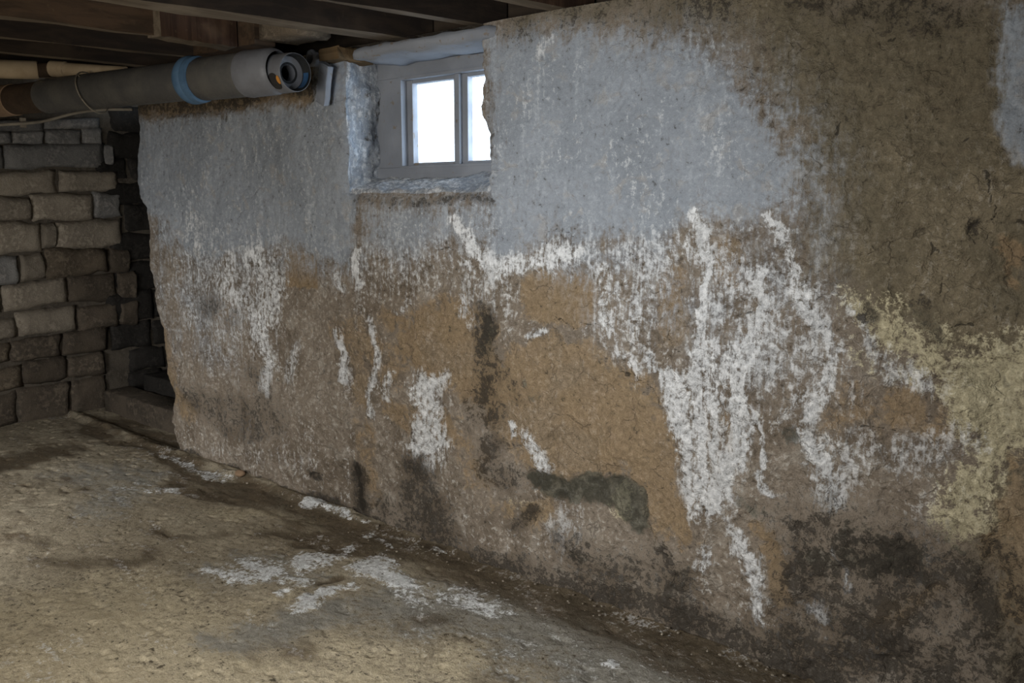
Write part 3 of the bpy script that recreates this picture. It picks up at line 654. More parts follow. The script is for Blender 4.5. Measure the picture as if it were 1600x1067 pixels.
    col = g.mix(g.math('MULTIPLY', craze, .5), col, (.06, .05, .038))
    # pin holes and hairlines
    specks = g.math('MULTIPLY', g.step(nf, .16, .02), g.step(nm, .55, .25))
    col = g.mix(g.math('MULTIPLY', specks, .6), col, (.05, .045, .035))
    col = g.mix(g.math('MULTIPLY', g.step(g.math('MULTIPLY_ADD', g.math('SUBTRACT', nf, .5), .5, pit), .35, .8), .75), col, (.025, .021, .016))
    wsm = g.math('MULTIPLY_ADD', mw, -.55, 1.0)            # the wash lies smoother than bare render
    def gr(n, a): return g.math('MULTIPLY_ADD', g.math('MULTIPLY', g.math('SUBTRACT', n, .5), a), wsm, 1.0)
    col = grain(g, col, gr(ng, .42), gr(nf, .42), gr(nm, .22))
    h = g.wsum((nf, .7), (ng, .35), (nm, .5), (ms, .2), (craze, -.4))
    h = g.math('MULTIPLY', h, wsm)
    return g.fin(col, g.step(mould_shade, .3, .9, .95, .72), g.bump(h, .0075, .9))

def floor_material():
    g = NG('worn_concrete')
    white, grey, damp, beige = g.attr('mark_a')
    st = g.map((.5, 1.1, 1), rot=(0, 0, math.radians(-38)))
    nb = g.spread(g.noise(2.4, 5, .58, .5, st), 3.4)
    nm = g.spread(g.noise(11, 7, .62, .5, st), 3.2)
    nf = g.spread(g.noise(55, 6, .65, .3), 3.0)
    ng = g.spread(g.noise(220, 4, .7), 2.6)
    blot = g.spread(g.wsum((nb, .35), (nm, .4), (nf, .25)), 1.7)
    mott = g.spread(g.wsum((nm, .4), (nf, .4), (ng, .2)), 1.8)
    col = g.mix(nb, FL1, FL2)
    col = g.mix(g.step(nm, .45, 1.0, 0, .8), col, FL3)
    mb = g.step(g.math('MULTIPLY_ADD', g.math('SUBTRACT', mott, .5), .7, beige), .2, .9)
    col = g.mix(g.math('MULTIPLY', mb, .9), col, g.mix(nm, BEIGE1, BEIGE2))
    my = g.step(g.math('MULTIPLY_ADD', g.math('SUBTRACT', mott, .5), .9, grey), .2, .85)
    col = g.mix(g.math('MULTIPLY', my, .85), col, g.mix(nm, FGREY1, FGREY2))
    md = g.ragged(damp, blot, 1.0, .36)
    col = g.mix(g.math('MULTIPLY', md, .88), col, g.mix(nm, DAMP1, DAMP2))
    mw = g.ragged(white, mott, 1.15, .28)
    fl = g.math('MULTIPLY', g.step(mott, .72, .95), g.step(nb, .45, .9, 0, .4))
    col = g.mix(g.math('MAXIMUM', g.math('MULTIPLY', mw, .9), fl), col, g.mix(nf, FWH1, FWH2))
    sp = g.math('MULTIPLY', g.step(nf, .24, .06), g.step(nm, .7, .35))
    col = g.mix(g.math('MULTIPLY', sp, .8), col, (.05, .04, .025))
    def gr(n, a): return g.math('MULTIPLY_ADD', g.math('SUBTRACT', n, .5), a, 1.0)
    col = grain(g, col, gr(ng, .45), gr(nf, .4), gr(nm, .2))
    h = g.wsum((nf, .7), (ng, .3))
    return g.fin(col, g.step(md, .2, .9, .9, .62), g.bump(h, .004, .7))

def stone_material(name, c1, c2, c3):
    g = NG(name)
    oi = g.n('ShaderNodeObjectInfo')
    rnd = oi.outputs['Random']
    geo = g.obj
    nb = g.noise(7, 6, .6, .3); nf = g.noise(40, 6, .65); ng = g.noise(180, 3, .7)
    col = g.mix(g.step(nb, .36, .64), c1, c2)
    col = g.mix(g.step(g.math('MULTIPLY_ADD', nf, .5, g.math('MULTIPLY', nb, .5)), .50, .62, 0, .75), col, c3)
    v = g.math('MULTIPLY', g.math('MULTIPLY_ADD', rnd, .5, .75), g.step(ng, .2, .8, .75, 1.25))
    gc = g.n('ShaderNodeCombineColor')
    for i in range(3): g.l(v, gc.inputs[i])
    col = g.mix(1.0, col, gc.outputs[0], 'MULTIPLY')
    h = g.math('ADD', nf, g.math('MULTIPLY', ng, .4))
    return g.fin(col, .93, g.bump(h, .008, .9))

def wood_material(name, c1, c2, c3, axis=1, paint=None):
    g = NG(name)
    sc = [26, 26, 26]; sc[axis] = 1.6
    gv = g.noise(1, 6, .6, .6, g.map(tuple(sc)))
    nf = g.noise(30, 5, .6); nb = g.noise(4, 4)
    col = g.mix(g.step(gv, .36, .62), c1, c2)
    col = g.mix(g.step(nb, .52, .68, 0, .7), col, c3)
    if paint:
        col = g.mix(g.step(g.math('MULTIPLY_ADD', nf, .6, g.math('MULTIPLY', gv, .4)), .36, .42), col, g.mix(g.step(nb, .35, .65), paint[0], paint[1]))
    col = g.mix(g.step(nf, .62, .72, 0, .4), col, c3)
    return g.fin(col, .85, g.bump(g.math('ADD', gv, g.math('MULTIPLY', nf, .4)), .004, .7))

def plain_material(name, c1, c2, rough=.5, scale=9, metallic=0, bump=.0015):
    g = NG(name)
    nb = g.noise(scale, 6, .62); nf = g.noise(scale*9, 4, .6)
    col = g.mix(g.step(nb, .35, .68), c1, c2)
    g.b.inputs['Metallic'].default_value = metallic
    return g.fin(col, g.step(nf, .3, .7, rough, min(1, rough+.2)), g.bump(nf, bump, .6))
M_WALL = wall_material()
M_FLOOR = floor_material()
M_STONE_G = stone_material('grey_limestone', (.22, .22, .215), (.15, .15, .15), (.32, .31, .295))
M_STONE_T = stone_material('tan_sandstone', (.27, .24, .195), (.185, .16, .13), (.36, .325, .265))
M_STONE_B = stone_material('brown_sandstone', (.15, .122, .09), (.09, .073, .055), (.215, .178, .132))
M_STONE_D = stone_material('dark_brown_stone', (.095, .078, .06), (.055, .046, .037), (.15, .124, .094))  # darker brown tone for the low stones and the lower step
M_ALCOVE_SHADE = stone_material('alcove_shade_stone', (.028, .026, .024), (.016, .015, .014), (.045, .041, .037))  # shade of the alcove put into the stone colour
M_MORTAR = stone_material('dark_mortar', (.12, .105, .085), (.075, .065, .053), (.16, .14, .115))
M_JOIST = wood_material('old_joist_wood', (.075, .048, .03), (.04, .027, .018), (.12, .09, .06))
M_PLANK = wood_material('subfloor_wood', (.035, .025, .017), (.02, .015, .011), (.05, .038, .027), axis=0)
M_BLOCK = wood_material('rusty_wood', (.08, .046, .03), (.045, .026, .018), (.15, .10, .065), axis=2)
M_PAINT = wood_material('flaked_white_painted_wood', (.20, .17, .14), (.13, .11, .09), (.22, .21, .20), axis=0, paint=((.25, .272, .31), (.195, .213, .245)))
M_PAINTV = wood_material('flaked_white_painted_stile', (.20, .17, .14), (.13, .11, .09), (.22, .21, .20), axis=2, paint=((.25, .272, .31), (.195, .213, .245)))
M_PVC = plain_material('dusty_grey_plastic', (.075, .075, .075), (.11, .108, .10), .42)
M_PVC2 = plain_material('light_grey_plastic', (.17, .18, .20), (.135, .14, .155), .38)
M_BLUE = plain_material('blue_rubber_seal', (.09, .17, .28), (.06, .12, .21), .45)
M_GLINT = plain_material('dark_blue_glint', (.03, .085, .19), (.02, .055, .12), .4)  # blue glint inside the hub, put into the colour
M_BLACK = plain_material('black_sticker', (.02, .02, .022), (.03, .028, .026), .6)
M_ORANGE = plain_material('orange_mark', (.55, .25, .05), (.42, .18, .035), .6)
M_INNER = plain_material('dark_pipe_bore', (.02, .022, .024), (.012, .013, .014), .6)
M_CLAY = plain_material('tan_clay_pipe', (.32, .225, .15), (.22, .15, .095), .8, bump=.004)
M_RUST = plain_material('rusty_iron', (.075, .05, .033), (.045, .032, .022), .8, bump=.004)
M_WHITE = plain_material('yellowed_white_plastic', (.50, .41, .29), (.38, .30, .20), .5)
M_WIRE = plain_material('dusty_cable', (.26, .235, .19), (.17, .15, .12), .8)
M_SHELL = plain_material('rough_dim_plaster', (.26, .235, .2), (.2, .18, .15), .95, 4, bump=.01)

# ---------------------------------------------------------------- plastered wall (structure)
XL0, XR0, ZB0, ZT, DEP = -2.935, -2.10, 1.485, 2.10, .25
def axis_pts(a, b, s0, k, must):
    x = b; out = [x]
    while x > a:
        x -= s0+k*max(0, -x); out.append(x)
    out = np.array(out[::-1]); out[0] = a
    for m in must:
        out[np.argmin(np.abs(out-m))] = m
    return out
xs = axis_pts(-4.80, .5, .0033, .00115, (XL0, XR0))
zs = np.linspace(-.03, ZT, 440)
zs[np.argmin(np.abs(zs-ZB0))] = ZB0
iL = int(np.argmin(np.abs(xs-XL0))); iR = int(np.argmin(np.abs(xs-XR0))); jB = int(np.argmin(np.abs(zs-ZB0)))
ez = np.array([e[0] for e in EDGE][::-1]); ex = np.array([e[1] for e in EDGE][::-1])
def edge_left(z): return np.interp(z, ez, ex)+(fbm(z*0+3.3, z, 14, 3)-.5)*.035
def edge_open_l(z): return XL0+(fbm(z*0+1.7, z, 9, 4, 3)-.5)*.05
def edge_open_r(z): return XR0+(fbm(z*0+5.1, z, 11, 5, 5)-.5)*.085-.052*sst(1.70, 1.79, z)*(.6+.8*fbm(z*0+2.2, z, 14, 3, 7))+.016*sst(1.60, 1.54, z)
def edge_sill(x): return ZB0+(fbm(x, x*0+2.2, 12, 4, 8)-.5)*.022

def wall_marks(x, z):
    """warped look-up so no mark keeps a drawn outline"""
    wx = x+(fbm(x, z, 5, 4, 21)-.5)*.10+(fbm(x, z, 30, 3, 25)-.5)*.03
    wz = z+(fbm(x, z, 5, 4, 31)-.5)*.10+(fbm(x, z, 30, 3, 35)-.5)*.03
    hx = x+(fbm(x, z, 24, 4, 41)-.5)*.05; hz = z+(fbm(x, z, 24, 4, 45)-.5)*.05
    F = {k: mark_field(m, *((hx, hz) if k in ('pit',) else (wx, wz))) for k, m in WALL_MARKS.items()}
    return F
def wall_relief(x, z, F):
    near = sst(-1.7, -.6, x)
    low = 1-sst(.4, 1.5, z)
    h = (fbm(x, z, 1.7, 3, 51)-.5)*.05
    lump = fbm(x, z, 6.5, 4, 55)-.5
    h += lump*(.022+.03*near+.02*low)
    h += (fbm(x, z, 24, 4, 61)-.5)*(.008+.012*near+.007*low)
    h += (fbm(x, z, 85, 3, 65)-.5)*(.0035+.003*near)
    # the rubble underneath telegraphs through in rounded bosses with creases between them
    cr = ridge(x+(fbm(x, z, 9, 3, 5)-.5)*.1, z, 3.1, 2, 71)
    h += sst(.80, .97, cr)*(.010*near+.007*low+.002)
    # hairline cracks
    ck = ridge(x+(fbm(x, z, 16, 3, 6)-.5)*.06, z*1.3, 4.3, 1, 77)
    ckm = sst(.972, .993, ck)*sst(.48, .60, fbm(x, z, 2.2, 2, 79))
    h += ckm*.003
    br = lambda k, a=.35: sst(.5-a*.3, .5+a*.3, F[k]+(fbm(x, z, 18, 4, 81)-.5)*.5)
    h += br('ochre')*.005+br('green')*.007-br('wash_light_')*.003-br('salt')*.0015-br('cream')*.004
    h += F['pit']*.004
    return h, ckm
nz, nx = len(zs), len(xs)
Xg, Zg = np.meshgrid(xs, zs)
Xg = Xg.copy(); Zg = Zg.copy()
zz = Zg[:, 0]
Xg += (edge_left(zz)+4.80)[:, None]*np.exp(-((xs+4.80)/.12))[None, :]
Xg += (edge_open_l(zz)-XL0)[:, None]*np.exp(-((xs-XL0)/.035)**2)[None, :]*sst(1.40, 1.5, Zg)
Xg += (edge_open_r(zz)-XR0)[:, None]*np.exp(-((xs-XR0)/.035)**2)[None, :]*sst(1.40, 1.5, Zg)
Zg += (edge_sill(xs)-ZB0)[None, :]*np.exp(-((zs-ZB0)/.03)**2)[:, None]*(sst(-3.05, -2.95, xs)*sst(-1.98, -2.08, xs))[None, :]
x = Xg.ravel().astype(np.float64); z = Zg.ravel().astype(np.float64)
Fw = wall_marks(x, z)
Fw['wash_light_'] = Fw['whitewash_light']
h, ck = wall_relief(x, z, Fw)
# soft arrises round the window opening and at the broken left end
dl = np.hypot(np.minimum(0, x-XL0), np.minimum(0, z-ZB0))
inz = z > ZB0-.001
arr = np.where(inz, .022*np.exp(-np.abs(x-Xg[:, iL][np.repeat(np.arange(nz), nx)])/.022), 0)
arr += np.where(inz, .006*np.exp(-np.abs(x-Xg[:, iR][np.repeat(np.arange(nz), nx)])/.012), 0)
arr += np.where((x > XL0) & (x < XR0), .02*np.exp(-np.abs(z-ZB0)/.02), 0)
el = edge_left(z)
arr += .05*np.exp(-(x-el)/.03)
# a crevice at the foot and the knob of stone at the sill's right end
arr -= .035*np.exp(-((x+2.075)/.028)**2-((z-1.53)/.05)**2)
y = h+arr
P = np.stack([x, y, z], 1)
keys = ('whitewash_light', 'salt', 'ochre', 'mould_shade', 'olive', 'green', 'cream', 'pit')
Fw['pit'] = np.maximum(Fw['pit'], ck*.5)
att = {k: Fw[k] for k in keys}
idx = np.arange(nz*nx).reshape(nz, nx)
Q = np.stack([idx[:-1, :-1], idx[:-1, 1:], idx[1:, 1:], idx[1:, :-1]], -1)
keep = np.ones((nz-1, nx-1), bool); keep[jB:, iL:iR] = False
Q = Q[keep].reshape(-1, 4)
parts_P = [P]; parts_Q = [Q]; parts_A = [np.stack([att[k] for k in keys], 1)]
off = len(P)
def patch(Pg, Ag):
    """Pg: (a,b,3) grid of points, Ag: (a,b,8) marks"""
    global off
    a, b = Pg.shape[:2]
    i = np.arange(a*b).reshape(a, b)+off
    parts_P.append(Pg.reshape(-1, 3)); parts_A.append(Ag.reshape(-1, 8))
    parts_Q.append(np.stack([i[:-1, :-1], i[:-1, 1:], i[1:, 1:], i[1:, :-1]], -1).reshape(-1, 4))
    off += a*b
def jamb(col, side):
    rows = np.arange(jB, nz); d = np.concatenate([[0], np.linspace(.006, DEP, 44)])
    x0 = Xg[rows, col][:, None]; z0 = Zg[rows, col][:, None]; y0 = y.reshape(nz, nx)[rows, col][:, None]
    D = d[None, :]
    zz_ = z0+0*D; yy = y0*np.exp(-D/.03)+D
    bump = (fbm(zz_, yy, 9, 4, 91+side)-.5)*.05+(fbm(zz_, yy, 38, 3, 95+side)-.5)*.014
    pk = sst(.45, .56, fbm(zz_, yy, 12, 4, 97+side))
    bump = (bump+pk*.005)*np.clip(D/.02, 0, 1)
    xx = x0+(bump-.015*np.clip(D/.05, 0, 1)*(1 if side == 0 else -1))
    A = np.zeros(xx.shape+(8,), np.float32)
    A[..., 0] = .95; A[..., 1] = .22+.42*pk*sst(.4, .6, fbm(zz_, yy, 5, 3, 107))
    A[..., 7] = sst(.90, .98, ridge(zz_, yy*1.4, 9, 2, 99))*.7*sst(.45, .55, fbm(zz_, yy, 7, 2, 9))
    A[..., 2] = .75*sst(.64, .72, fbm(zz_, yy, 13, 3, 101))
    A[..., 3] = .32*sst(.60, .70, fbm(zz_, yy, 8, 3, 103))
    Pg = np.stack([xx, yy, zz_], -1)
    if side == 1: Pg = Pg[:, ::-1]; A = A[:, ::-1]
    patch(Pg, A)
jamb(iL, 0); jamb(iR, 1)
cols = np.arange(iL, iR+1); d = np.concatenate([[0], np.linspace(.006, DEP, 40)])
x0 = Xg[jB, cols][None, :]; z0 = Zg[jB, cols][None, :]; y0 = y.reshape(nz, nx)[jB, cols][None, :]
D = d[:, None]
xx = x0+0*D; yy = y0*np.exp(-D/.03)+D
bz = ((fbm(xx, yy, 10, 4, 111)-.5)*.035+(fbm(xx, yy, 40, 3, 113)-.5)*.012)*np.clip(D/.02, 0, 1)
zz_ = z0+D*.33+bz+.01*np.clip(D/.02, 0, 1)
A = np.zeros(xx.shape+(8,), np.float32); A[..., 0] = .95
A[..., 1] = .25+.3*sst(.42, .58, fbm(xx, yy, 14, 3, 115)); A[..., 7] = sst(.9, .98, ridge(xx, yy, 10, 2, 117))*.5
patch(np.stack([xx, yy, zz_], -1), A)
# end face of the wall going back into the alcove, and its top
yb = np.concatenate([np.linspace(.9, .08, 22), [.05, .03, .015, .006]])
e0 = P.reshape(nz, nx, 3)[::4, 0]
A0 = parts_A[0].reshape(nz, nx, 8)[::4, 0]
g = np.zeros((len(e0), len(yb)+1, 3))
for i, b_ in enumerate(yb):
    g[:, i, 0] = e0[:, 0]+.05*sst(.0, .15, b_)+(fbm(e0[:, 2], e0[:, 2]*0+b_, 8, 3, 121)-.5)*.06*min(1, b_*8)
    g[:, i, 1] = e0[:, 1]+b_; g[:, i, 2] = e0[:, 2]
g[:, -1] = e0
patch(g, np.repeat(A0[:, None], len(yb)+1, 1)*np.array([.3, .4, 1, 1, 1, 1, 1, 1], np.float32))
t0 = P.reshape(nz, nx, 3)[-1, ::3]
g = np.stack([t0]+[t0*[1, 0, 1]+np.array([0, v, .01]) for v in (.05, .12, .25, .5)], 0)
patch(g, np.repeat(parts_A[0].reshape(nz, nx, 8)[-1, ::3][None], 5, 0))
PA = np.concatenate(parts_A)
me = np_mesh('wall_right', np.concatenate(parts_P), np.concatenate(parts_Q))
set_col(me, 'mark_a', [PA[:, i] for i in range(4)])
set_col(me, 'mark_b', [PA[:, i] for i in range(4, 8)])
wall_right = struct(link('wall_right', me, M_WALL))

# ---------------------------------------------------------------- concrete floor (structure)
fx = np.concatenate([np.arange(-6.1, -.5, .0085), np.arange(-.5, 1.3, .06)])
fy = np.concatenate([np.arange(-4.3, -2.1, .08), np.arange(-2.1, .35, .0075), np.arange(.35, 1.0, .05)])
Xf, Yf = np.meshgrid(fx, fy); x = Xf.ravel(); y = Yf.ravel()
ca, sa = math.cos(.7), math.sin(.7)
wx = x+(fbm(x*.6, y*1.3, 5, 4, 131)-.5)*.24+(fbm(x, y, 30, 3, 135)-.5)*.03
wy = y+(fbm(x*.6, y*1.3, 5, 4, 141)-.5)*.16+(fbm(x, y, 30, 3, 145)-.5)*.03
Ff = {k: mark_field(m, wx, wy) for k, m in FLOOR_MARKS.items()}
h = (fbm(x, y, 1.3, 3, 151)-.5)*.02+(fbm(x, y, 7, 4, 155)-.5)*.012+(fbm(x, y, 40, 3, 159)-.5)*.005
h += .004*sst(.3, .7, Ff['white'])-.005*sst(.3, .8, Ff['damp'])
ckf = ridge(x+(fbm(x, y, 9, 3, 161)-.5)*.12, y, 1.6, 1, 163)
h -= sst(.975, .995, ckf)*.0015
crust = np.exp(-((y+.035-.03*(fbm(x, y, 6, 3, 165)-.5))/.03)**2)*sst(-2.6, -3.0, x)
h += crust*.022*(.4+fbm(x, y, 18, 3, 167))
h += .012*np.exp(-np.abs(y)/.02)
h -= .004
pitf = sst(.66, .76, fbm(x, y, 22, 3, 171)); h -= pitf*.006
me = np_mesh('floor', np.stack([x, y, h], 1), (lambda i: np.stack([i[:-1, :-1], i[:-1, 1:], i[1:, 1:], i[1:, :-1]], -1).reshape(-1, 4))(np.arange(len(x)).reshape(Xf.shape)))
set_col(me, 'mark_a', [Ff[k] for k in ('white', 'grey', 'damp', 'beige')])
floor = struct(link('floor', me, M_FLOOR))

# ---------------------------------------------------------------- stone wall at the far end (structure > stone)
def bumpy_sheet(name, mat, origin, u, v, nu, nv, amp, n_dir, seed):
    a = np.linspace(0, 1, nu); b_ = np.linspace(0, 1, nv); A_, B_ = np.meshgrid(a, b_)
    lu = np.linalg.norm(u); lv = np.linalg.norm(v)
    hh = (fbm(A_*lu, B_*lv, 5, 4, seed)-.5)*amp
    Pn = np.array(origin)[None, None]+A_[..., None]*np.array(u)+B_[..., None]*np.array(v)+hh[..., None]*np.array(n_dir)
    i = np.arange(nu*nv).reshape(nv, nu)
    me = np_mesh(name, Pn.reshape(-1, 3), np.stack([i[:-1, :-1], i[:-1, 1:], i[1:, 1:], i[1:, :-1]], -1).reshape(-1, 4))
    return link(name, me, mat)
wall_left = struct(bumpy_sheet('wall_left', M_MORTAR, (-5.978, -4.3, -.03), (0, 5.3, 0), (0, 0, 2.36), 160, 80, .035, (1, 0, 0), 201))
wall_back = struct(bumpy_sheet('wall_back', M_ALCOVE_SHADE, (-6.0, .86, -.03), (1.5, 0, 0), (0, 0, 2.36), 60, 80, .03, (0, 1, 0), 211))
def stone(quad, mat, parent, seed, face, out):
    """quad: TL,TR,BR,BL in (across,height); face(a,z,d) -> point with d = how far the stone stands proud"""
    R = random.Random(seed); nu, nv = 13, 8
    tl, tr, br, bl = [Vector(p) for p in quad]
    cq = (tl+tr+br+bl)/4
    tl, tr, br, bl = [p+Vector((math.copysign(.005, p.x-cq.x), math.copysign(.004, p.y-cq.y))) for p in (tl, tr, br, bl)]
    sz_ = min(1, min((tr-tl).length, (tl-bl).length)/.15)
    proud = out+R.uniform(-.014, .016); tiltu = R.uniform(-.02, .02); tiltv = R.uniform(-.02, .02)
    V = []; Fc = []
    ox, oy = R.uniform(0, 50), R.uniform(0, 50)
    for j in range(nv):
        for i in range(nu):
            s = i/(nu-1); t = j/(nv-1)
            p = (tl*(1-s)+tr*s)*(1-t)+(bl*(1-s)+br*s)*t
            es = min(s, 1-s)*2; et = min(t, 1-t)*2
            rd = (1-(1-min(1, es*4.2))**2)*(1-(1-min(1, et*2.6))**2)
            nx_ = float(fbm(np.array([ox+p.x]), np.array([oy+p.y]), 9, 3, 5)[0])-.5
            nr = float(fbm(np.array([oy+p.x]), np.array([ox+p.y]), 16, 2, 8)[0])-.5
            edge = 1 if es*et < .01 else 0
            p = p+Vector((nr, nx_))*(.05 if edge else .02)*sz_*sz_
            d = (proud+.02*rd+nx_*.03+tiltu*(s-.5)+tiltv*(t-.5)) if not edge else proud-.010+nx_*.01
            V.append(face(p.x, p.y, d))
    ring = [i for i in range(nu)]+[j*nu+nu-1 for j in range(1, nv)]+[(nv-1)*nu+i for i in range(nu-2, -1, -1)]+[j*nu for j in range(nv-2, 0, -1)]
    base = len(V)
    for k in ring:
        s = k % nu/(nu-1); t = k//nu/(nv-1)
        p = (tl*(1-s)+tr*s)*(1-t)+(bl*(1-s)+br*s)*t
        V.append(face(p.x, p.y, -.06))
    for j in range(nv-1):
        for i in range(nu-1):
            Fc.append((j*nu+i, (j+1)*nu+i, (j+1)*nu+i+1, j*nu+i+1))
    n = len(ring)
    for k in range(n):
        Fc.append((ring[k], ring[(k+1) % n], base+(k+1) % n, base+k))
    me = bpy.data.meshes.new('stone'); me.from_pydata(V, [], Fc)
    bm = bmesh.new(); bm.from_mesh(me); bmesh.ops.recalc_face_normals(bm, faces=bm.faces); bm.to_mesh(me); bm.free()
    return link('stone', me, mat, parent, True)
face_left = lambda a, z_, d: (-5.965+d, a, z_)
face_back = lambda a, z_, d: (a, .85-d, z_)
for i, (q, tone) in enumerate(STONES):
    m = M_STONE_G if tone < .25 else (M_STONE_T if tone < .65 else (M_STONE_B if tone < .78 else M_STONE_D))
    stone(q, m, wall_left, 300+i, face_left, .012)
R = random.Random(5)
def courses(parent, a0, a1, face, mats, seed, z0=.0, z1=2.05):
    zc = z0; k = 0
    while zc < z1:
        hh = R.uniform(.15, .22); a = a0-R.uniform(0, .2)
        while a < a1-.04:
            w = min(R.uniform(.2, .5), a1-a)
            if w > .06:
                stone([(a+.008, zc+hh-.008), (a+w-.008, zc+hh-.008), (a+w-.008, zc+.006), (a+.008, zc+.006)], R.choice(mats), parent, seed+k, face, .0)
            a += w; k += 1
        zc += hh
courses(wall_left, -2.4, -.64, face_left, [M_STONE_T, M_STONE_T, M_STONE_B, M_STONE_G], 700)
courses(wall_left, .46, .82, face_left, [M_ALCOVE_SHADE], 800)
courses(wall_back, -5.88, -4.74, face_back, [M_ALCOVE_SHADE], 900)

# ---------------------------------------------------------------- stone steps in the alcove
def step_block(name, lo, hi, label):
    bm = bmesh.new()
    add_box(bm, lo, hi, cuts=9, bev=.012, jit=.005, rnd=random.Random(len(label)))
    return tag(from_bm(name, bm, M_ALCOVE_SHADE if lo[1] > .3 else M_STONE_D, None, True), label, 'step', 'stone steps in the dark alcove')
step_block('stone_step', (-5.86, .165, -.02), (-4.76, .36, .14), 'lower worn brown stone step on the floor of the dark alcove')
step_block('stone_step', (-5.70, .372, -.02), (-4.76, .62, .245), 'upper dark stone step set behind the lower one in the alcove')

# ---------------------------------------------------------------- ceiling: boards over joists
bm = bmesh.new(); add_box(bm, (-6.3, -4.4, 2.345), (1.4, 1.0, 2.42))
ceiling = struct(from_bm('ceiling', bm, M_PLANK))
R = random.Random(3); yy0 = -3.0
while yy0 < .35:
    w = R.uniform(.13, .16)
    bm = bmesh.new(); add_box(bm, (-6.1, yy0, 2.315+R.uniform(0, .008)), (.7, yy0+w-.006, 2.348), bev=.003)
    from_bm('plank', bm, M_PLANK, ceiling); yy0 += w
SK = .2
M_JOIST_SHADED = wood_material('shade_toned_joist_wood', (.03, .022, .017), (.018, .014, .012), (.05, .037, .026))  # shade on these joists' sides put into the wood colour
M_UNDER_LIT = wood_material('lit_joist_underside', (.17, .14, .105), (.11, .088, .064), (.22, .185, .14))  # paler wood, light from below put into the colour
def joist(xe, w, y0, y1, zb, zt, label, mat=None, jit=.004):
    """right-hand lower edge passes through x = xe at y = -0.2; the joists lie a little askew to the wall"""
    bm = bmesh.new()
    add_box(bm, (xe-w, y0, zb), (xe, y1, zt), cuts=14, jit=jit, rnd=random.Random(int(-xe*1000)))
    for v in bm.verts: v.co.x += (v.co.y+.2)*SK
    bm.normal_update()
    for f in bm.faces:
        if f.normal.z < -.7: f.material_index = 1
    o = from_bm('floor_joist', bm, mat or M_JOIST_SHADED)
    o.data.materials.append(M_UNDER_LIT)
    return tag(o, label, 'joist', 'joists under the floor above')
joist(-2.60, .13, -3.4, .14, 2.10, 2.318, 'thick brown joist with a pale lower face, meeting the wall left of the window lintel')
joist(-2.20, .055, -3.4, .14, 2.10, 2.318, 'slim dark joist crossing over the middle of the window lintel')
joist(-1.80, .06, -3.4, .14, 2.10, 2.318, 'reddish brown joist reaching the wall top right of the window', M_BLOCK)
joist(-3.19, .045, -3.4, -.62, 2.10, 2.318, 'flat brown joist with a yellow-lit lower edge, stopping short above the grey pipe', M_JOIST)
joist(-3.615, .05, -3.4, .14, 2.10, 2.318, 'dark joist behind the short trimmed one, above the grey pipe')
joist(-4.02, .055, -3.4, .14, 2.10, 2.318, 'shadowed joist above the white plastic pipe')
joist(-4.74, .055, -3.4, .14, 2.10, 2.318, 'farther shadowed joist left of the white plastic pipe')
bm = bmesh.new(); add_box(bm, (-3.33, -.66, 2.092), (-3.235, -.32, 2.316), cuts=8, jit=.004)
bm.normal_update()
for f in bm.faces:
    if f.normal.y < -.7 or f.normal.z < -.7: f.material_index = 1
blk = from_bm('timber_block', bm, M_BLOCK); blk.data.materials.append(M_UNDER_LIT)
tag(blk, 'stubby rust-stained timber block with a pale end at the trimmed joist', 'timber')
bm = bmesh.new(); add_box(bm, (-3.60, -.31, 2.10), (-3.12, -.21, 2.314), cuts=8, jit=.004)
tag(from_bm('trimmer_beam', bm, M_JOIST), 'short dark trimmer timber above the blue pipe seal', 'timber')
bm = bmesh.new(); add_box(bm, (-3.10, -.30, 2.115), (-2.86, -.12, 2.312), cuts=6, jit=.007)
tag(from_bm('masonry_block', bm, M_STONE_B, None, True), 'grey-brown block lodged between joists above the pipe hub', 'block')
bm = bmesh.new(); add_box(bm, (-4.9, .15, 2.095), (.6, .30, 2.316), cuts=20, jit=.004)
tag(from_bm('rim_beam', bm, M_PLANK), 'long dark rim beam lying along the top of the plastered wall', 'beam')

# ---------------------------------------------------------------- window (structure)
window = struct(empty('window_1', (-2.5, .22, 1.55)))
def wpart(name, boxes, mat, bev=.003, jit=0, parent=window):
    bm = bmesh.new()
    for lo, hi in boxes: add_box(bm, lo, hi, bev=bev, jit=jit)
    o = from_bm(name, bm, mat); o.parent = parent
    o.matrix_parent_inverse = Matrix.Translation(-parent.location)
    return o
FY = .205
wpart('frame_head', [((-2.99, FY, 1.988), (-2.0, .30, 2.075))], M_PAINT)
wpart('frame_stile', [((-2.99, FY, 1.60), (-2.806, .30, 1.988))], M_PAINTV)
wpart('frame_stile', [((-2.165, FY, 1.60), (-2.0, .30, 1.988))], M_PAINTV)
wpart('frame_sill', [((-2.99, FY-.008, 1.49), (-2.0, .30, 1.60))], M_PAINT)
wpart('bead', [((-2.806, FY-.008, 1.60), (-2.792, .27, 1.988))], M_PAINTV, .002)
wpart('bead', [((-2.806, FY-.006, 1.976), (-2.165, .27, 1.990))], M_PAINT, .002)
wpart('bead', [((-2.806, FY-.010, 1.596), (-2.165, .27, 1.607))], M_PAINT, .002)
for x0, x1 in ((-2.792, -2.475), (-2.462, -2.165)):
    wpart('sash_stile', [((x0, .232, 1.607), (x0+.036, .285, 1.976))], M_PAINTV)
    wpart('sash_stile', [((x1-.03, .232, 1.607), (x1, .285, 1.976))], M_PAINTV)
    wpart('sash_rail', [((x0+.036, .234, 1.962), (x1-.03, .285, 1.977))], M_PAINT, .002)
    wpart('sash_rail', [((x0+.036, .234, 1.607), (x1-.03, .285, 1.620))], M_PAINT, .002)
wpart('mullion', [((-2.482, .212, 1.607), (-2.456, .285, 1.976))], M_PAINTV)
g = NG('dusty_window_glass')
g.t.nodes.remove(g.b)
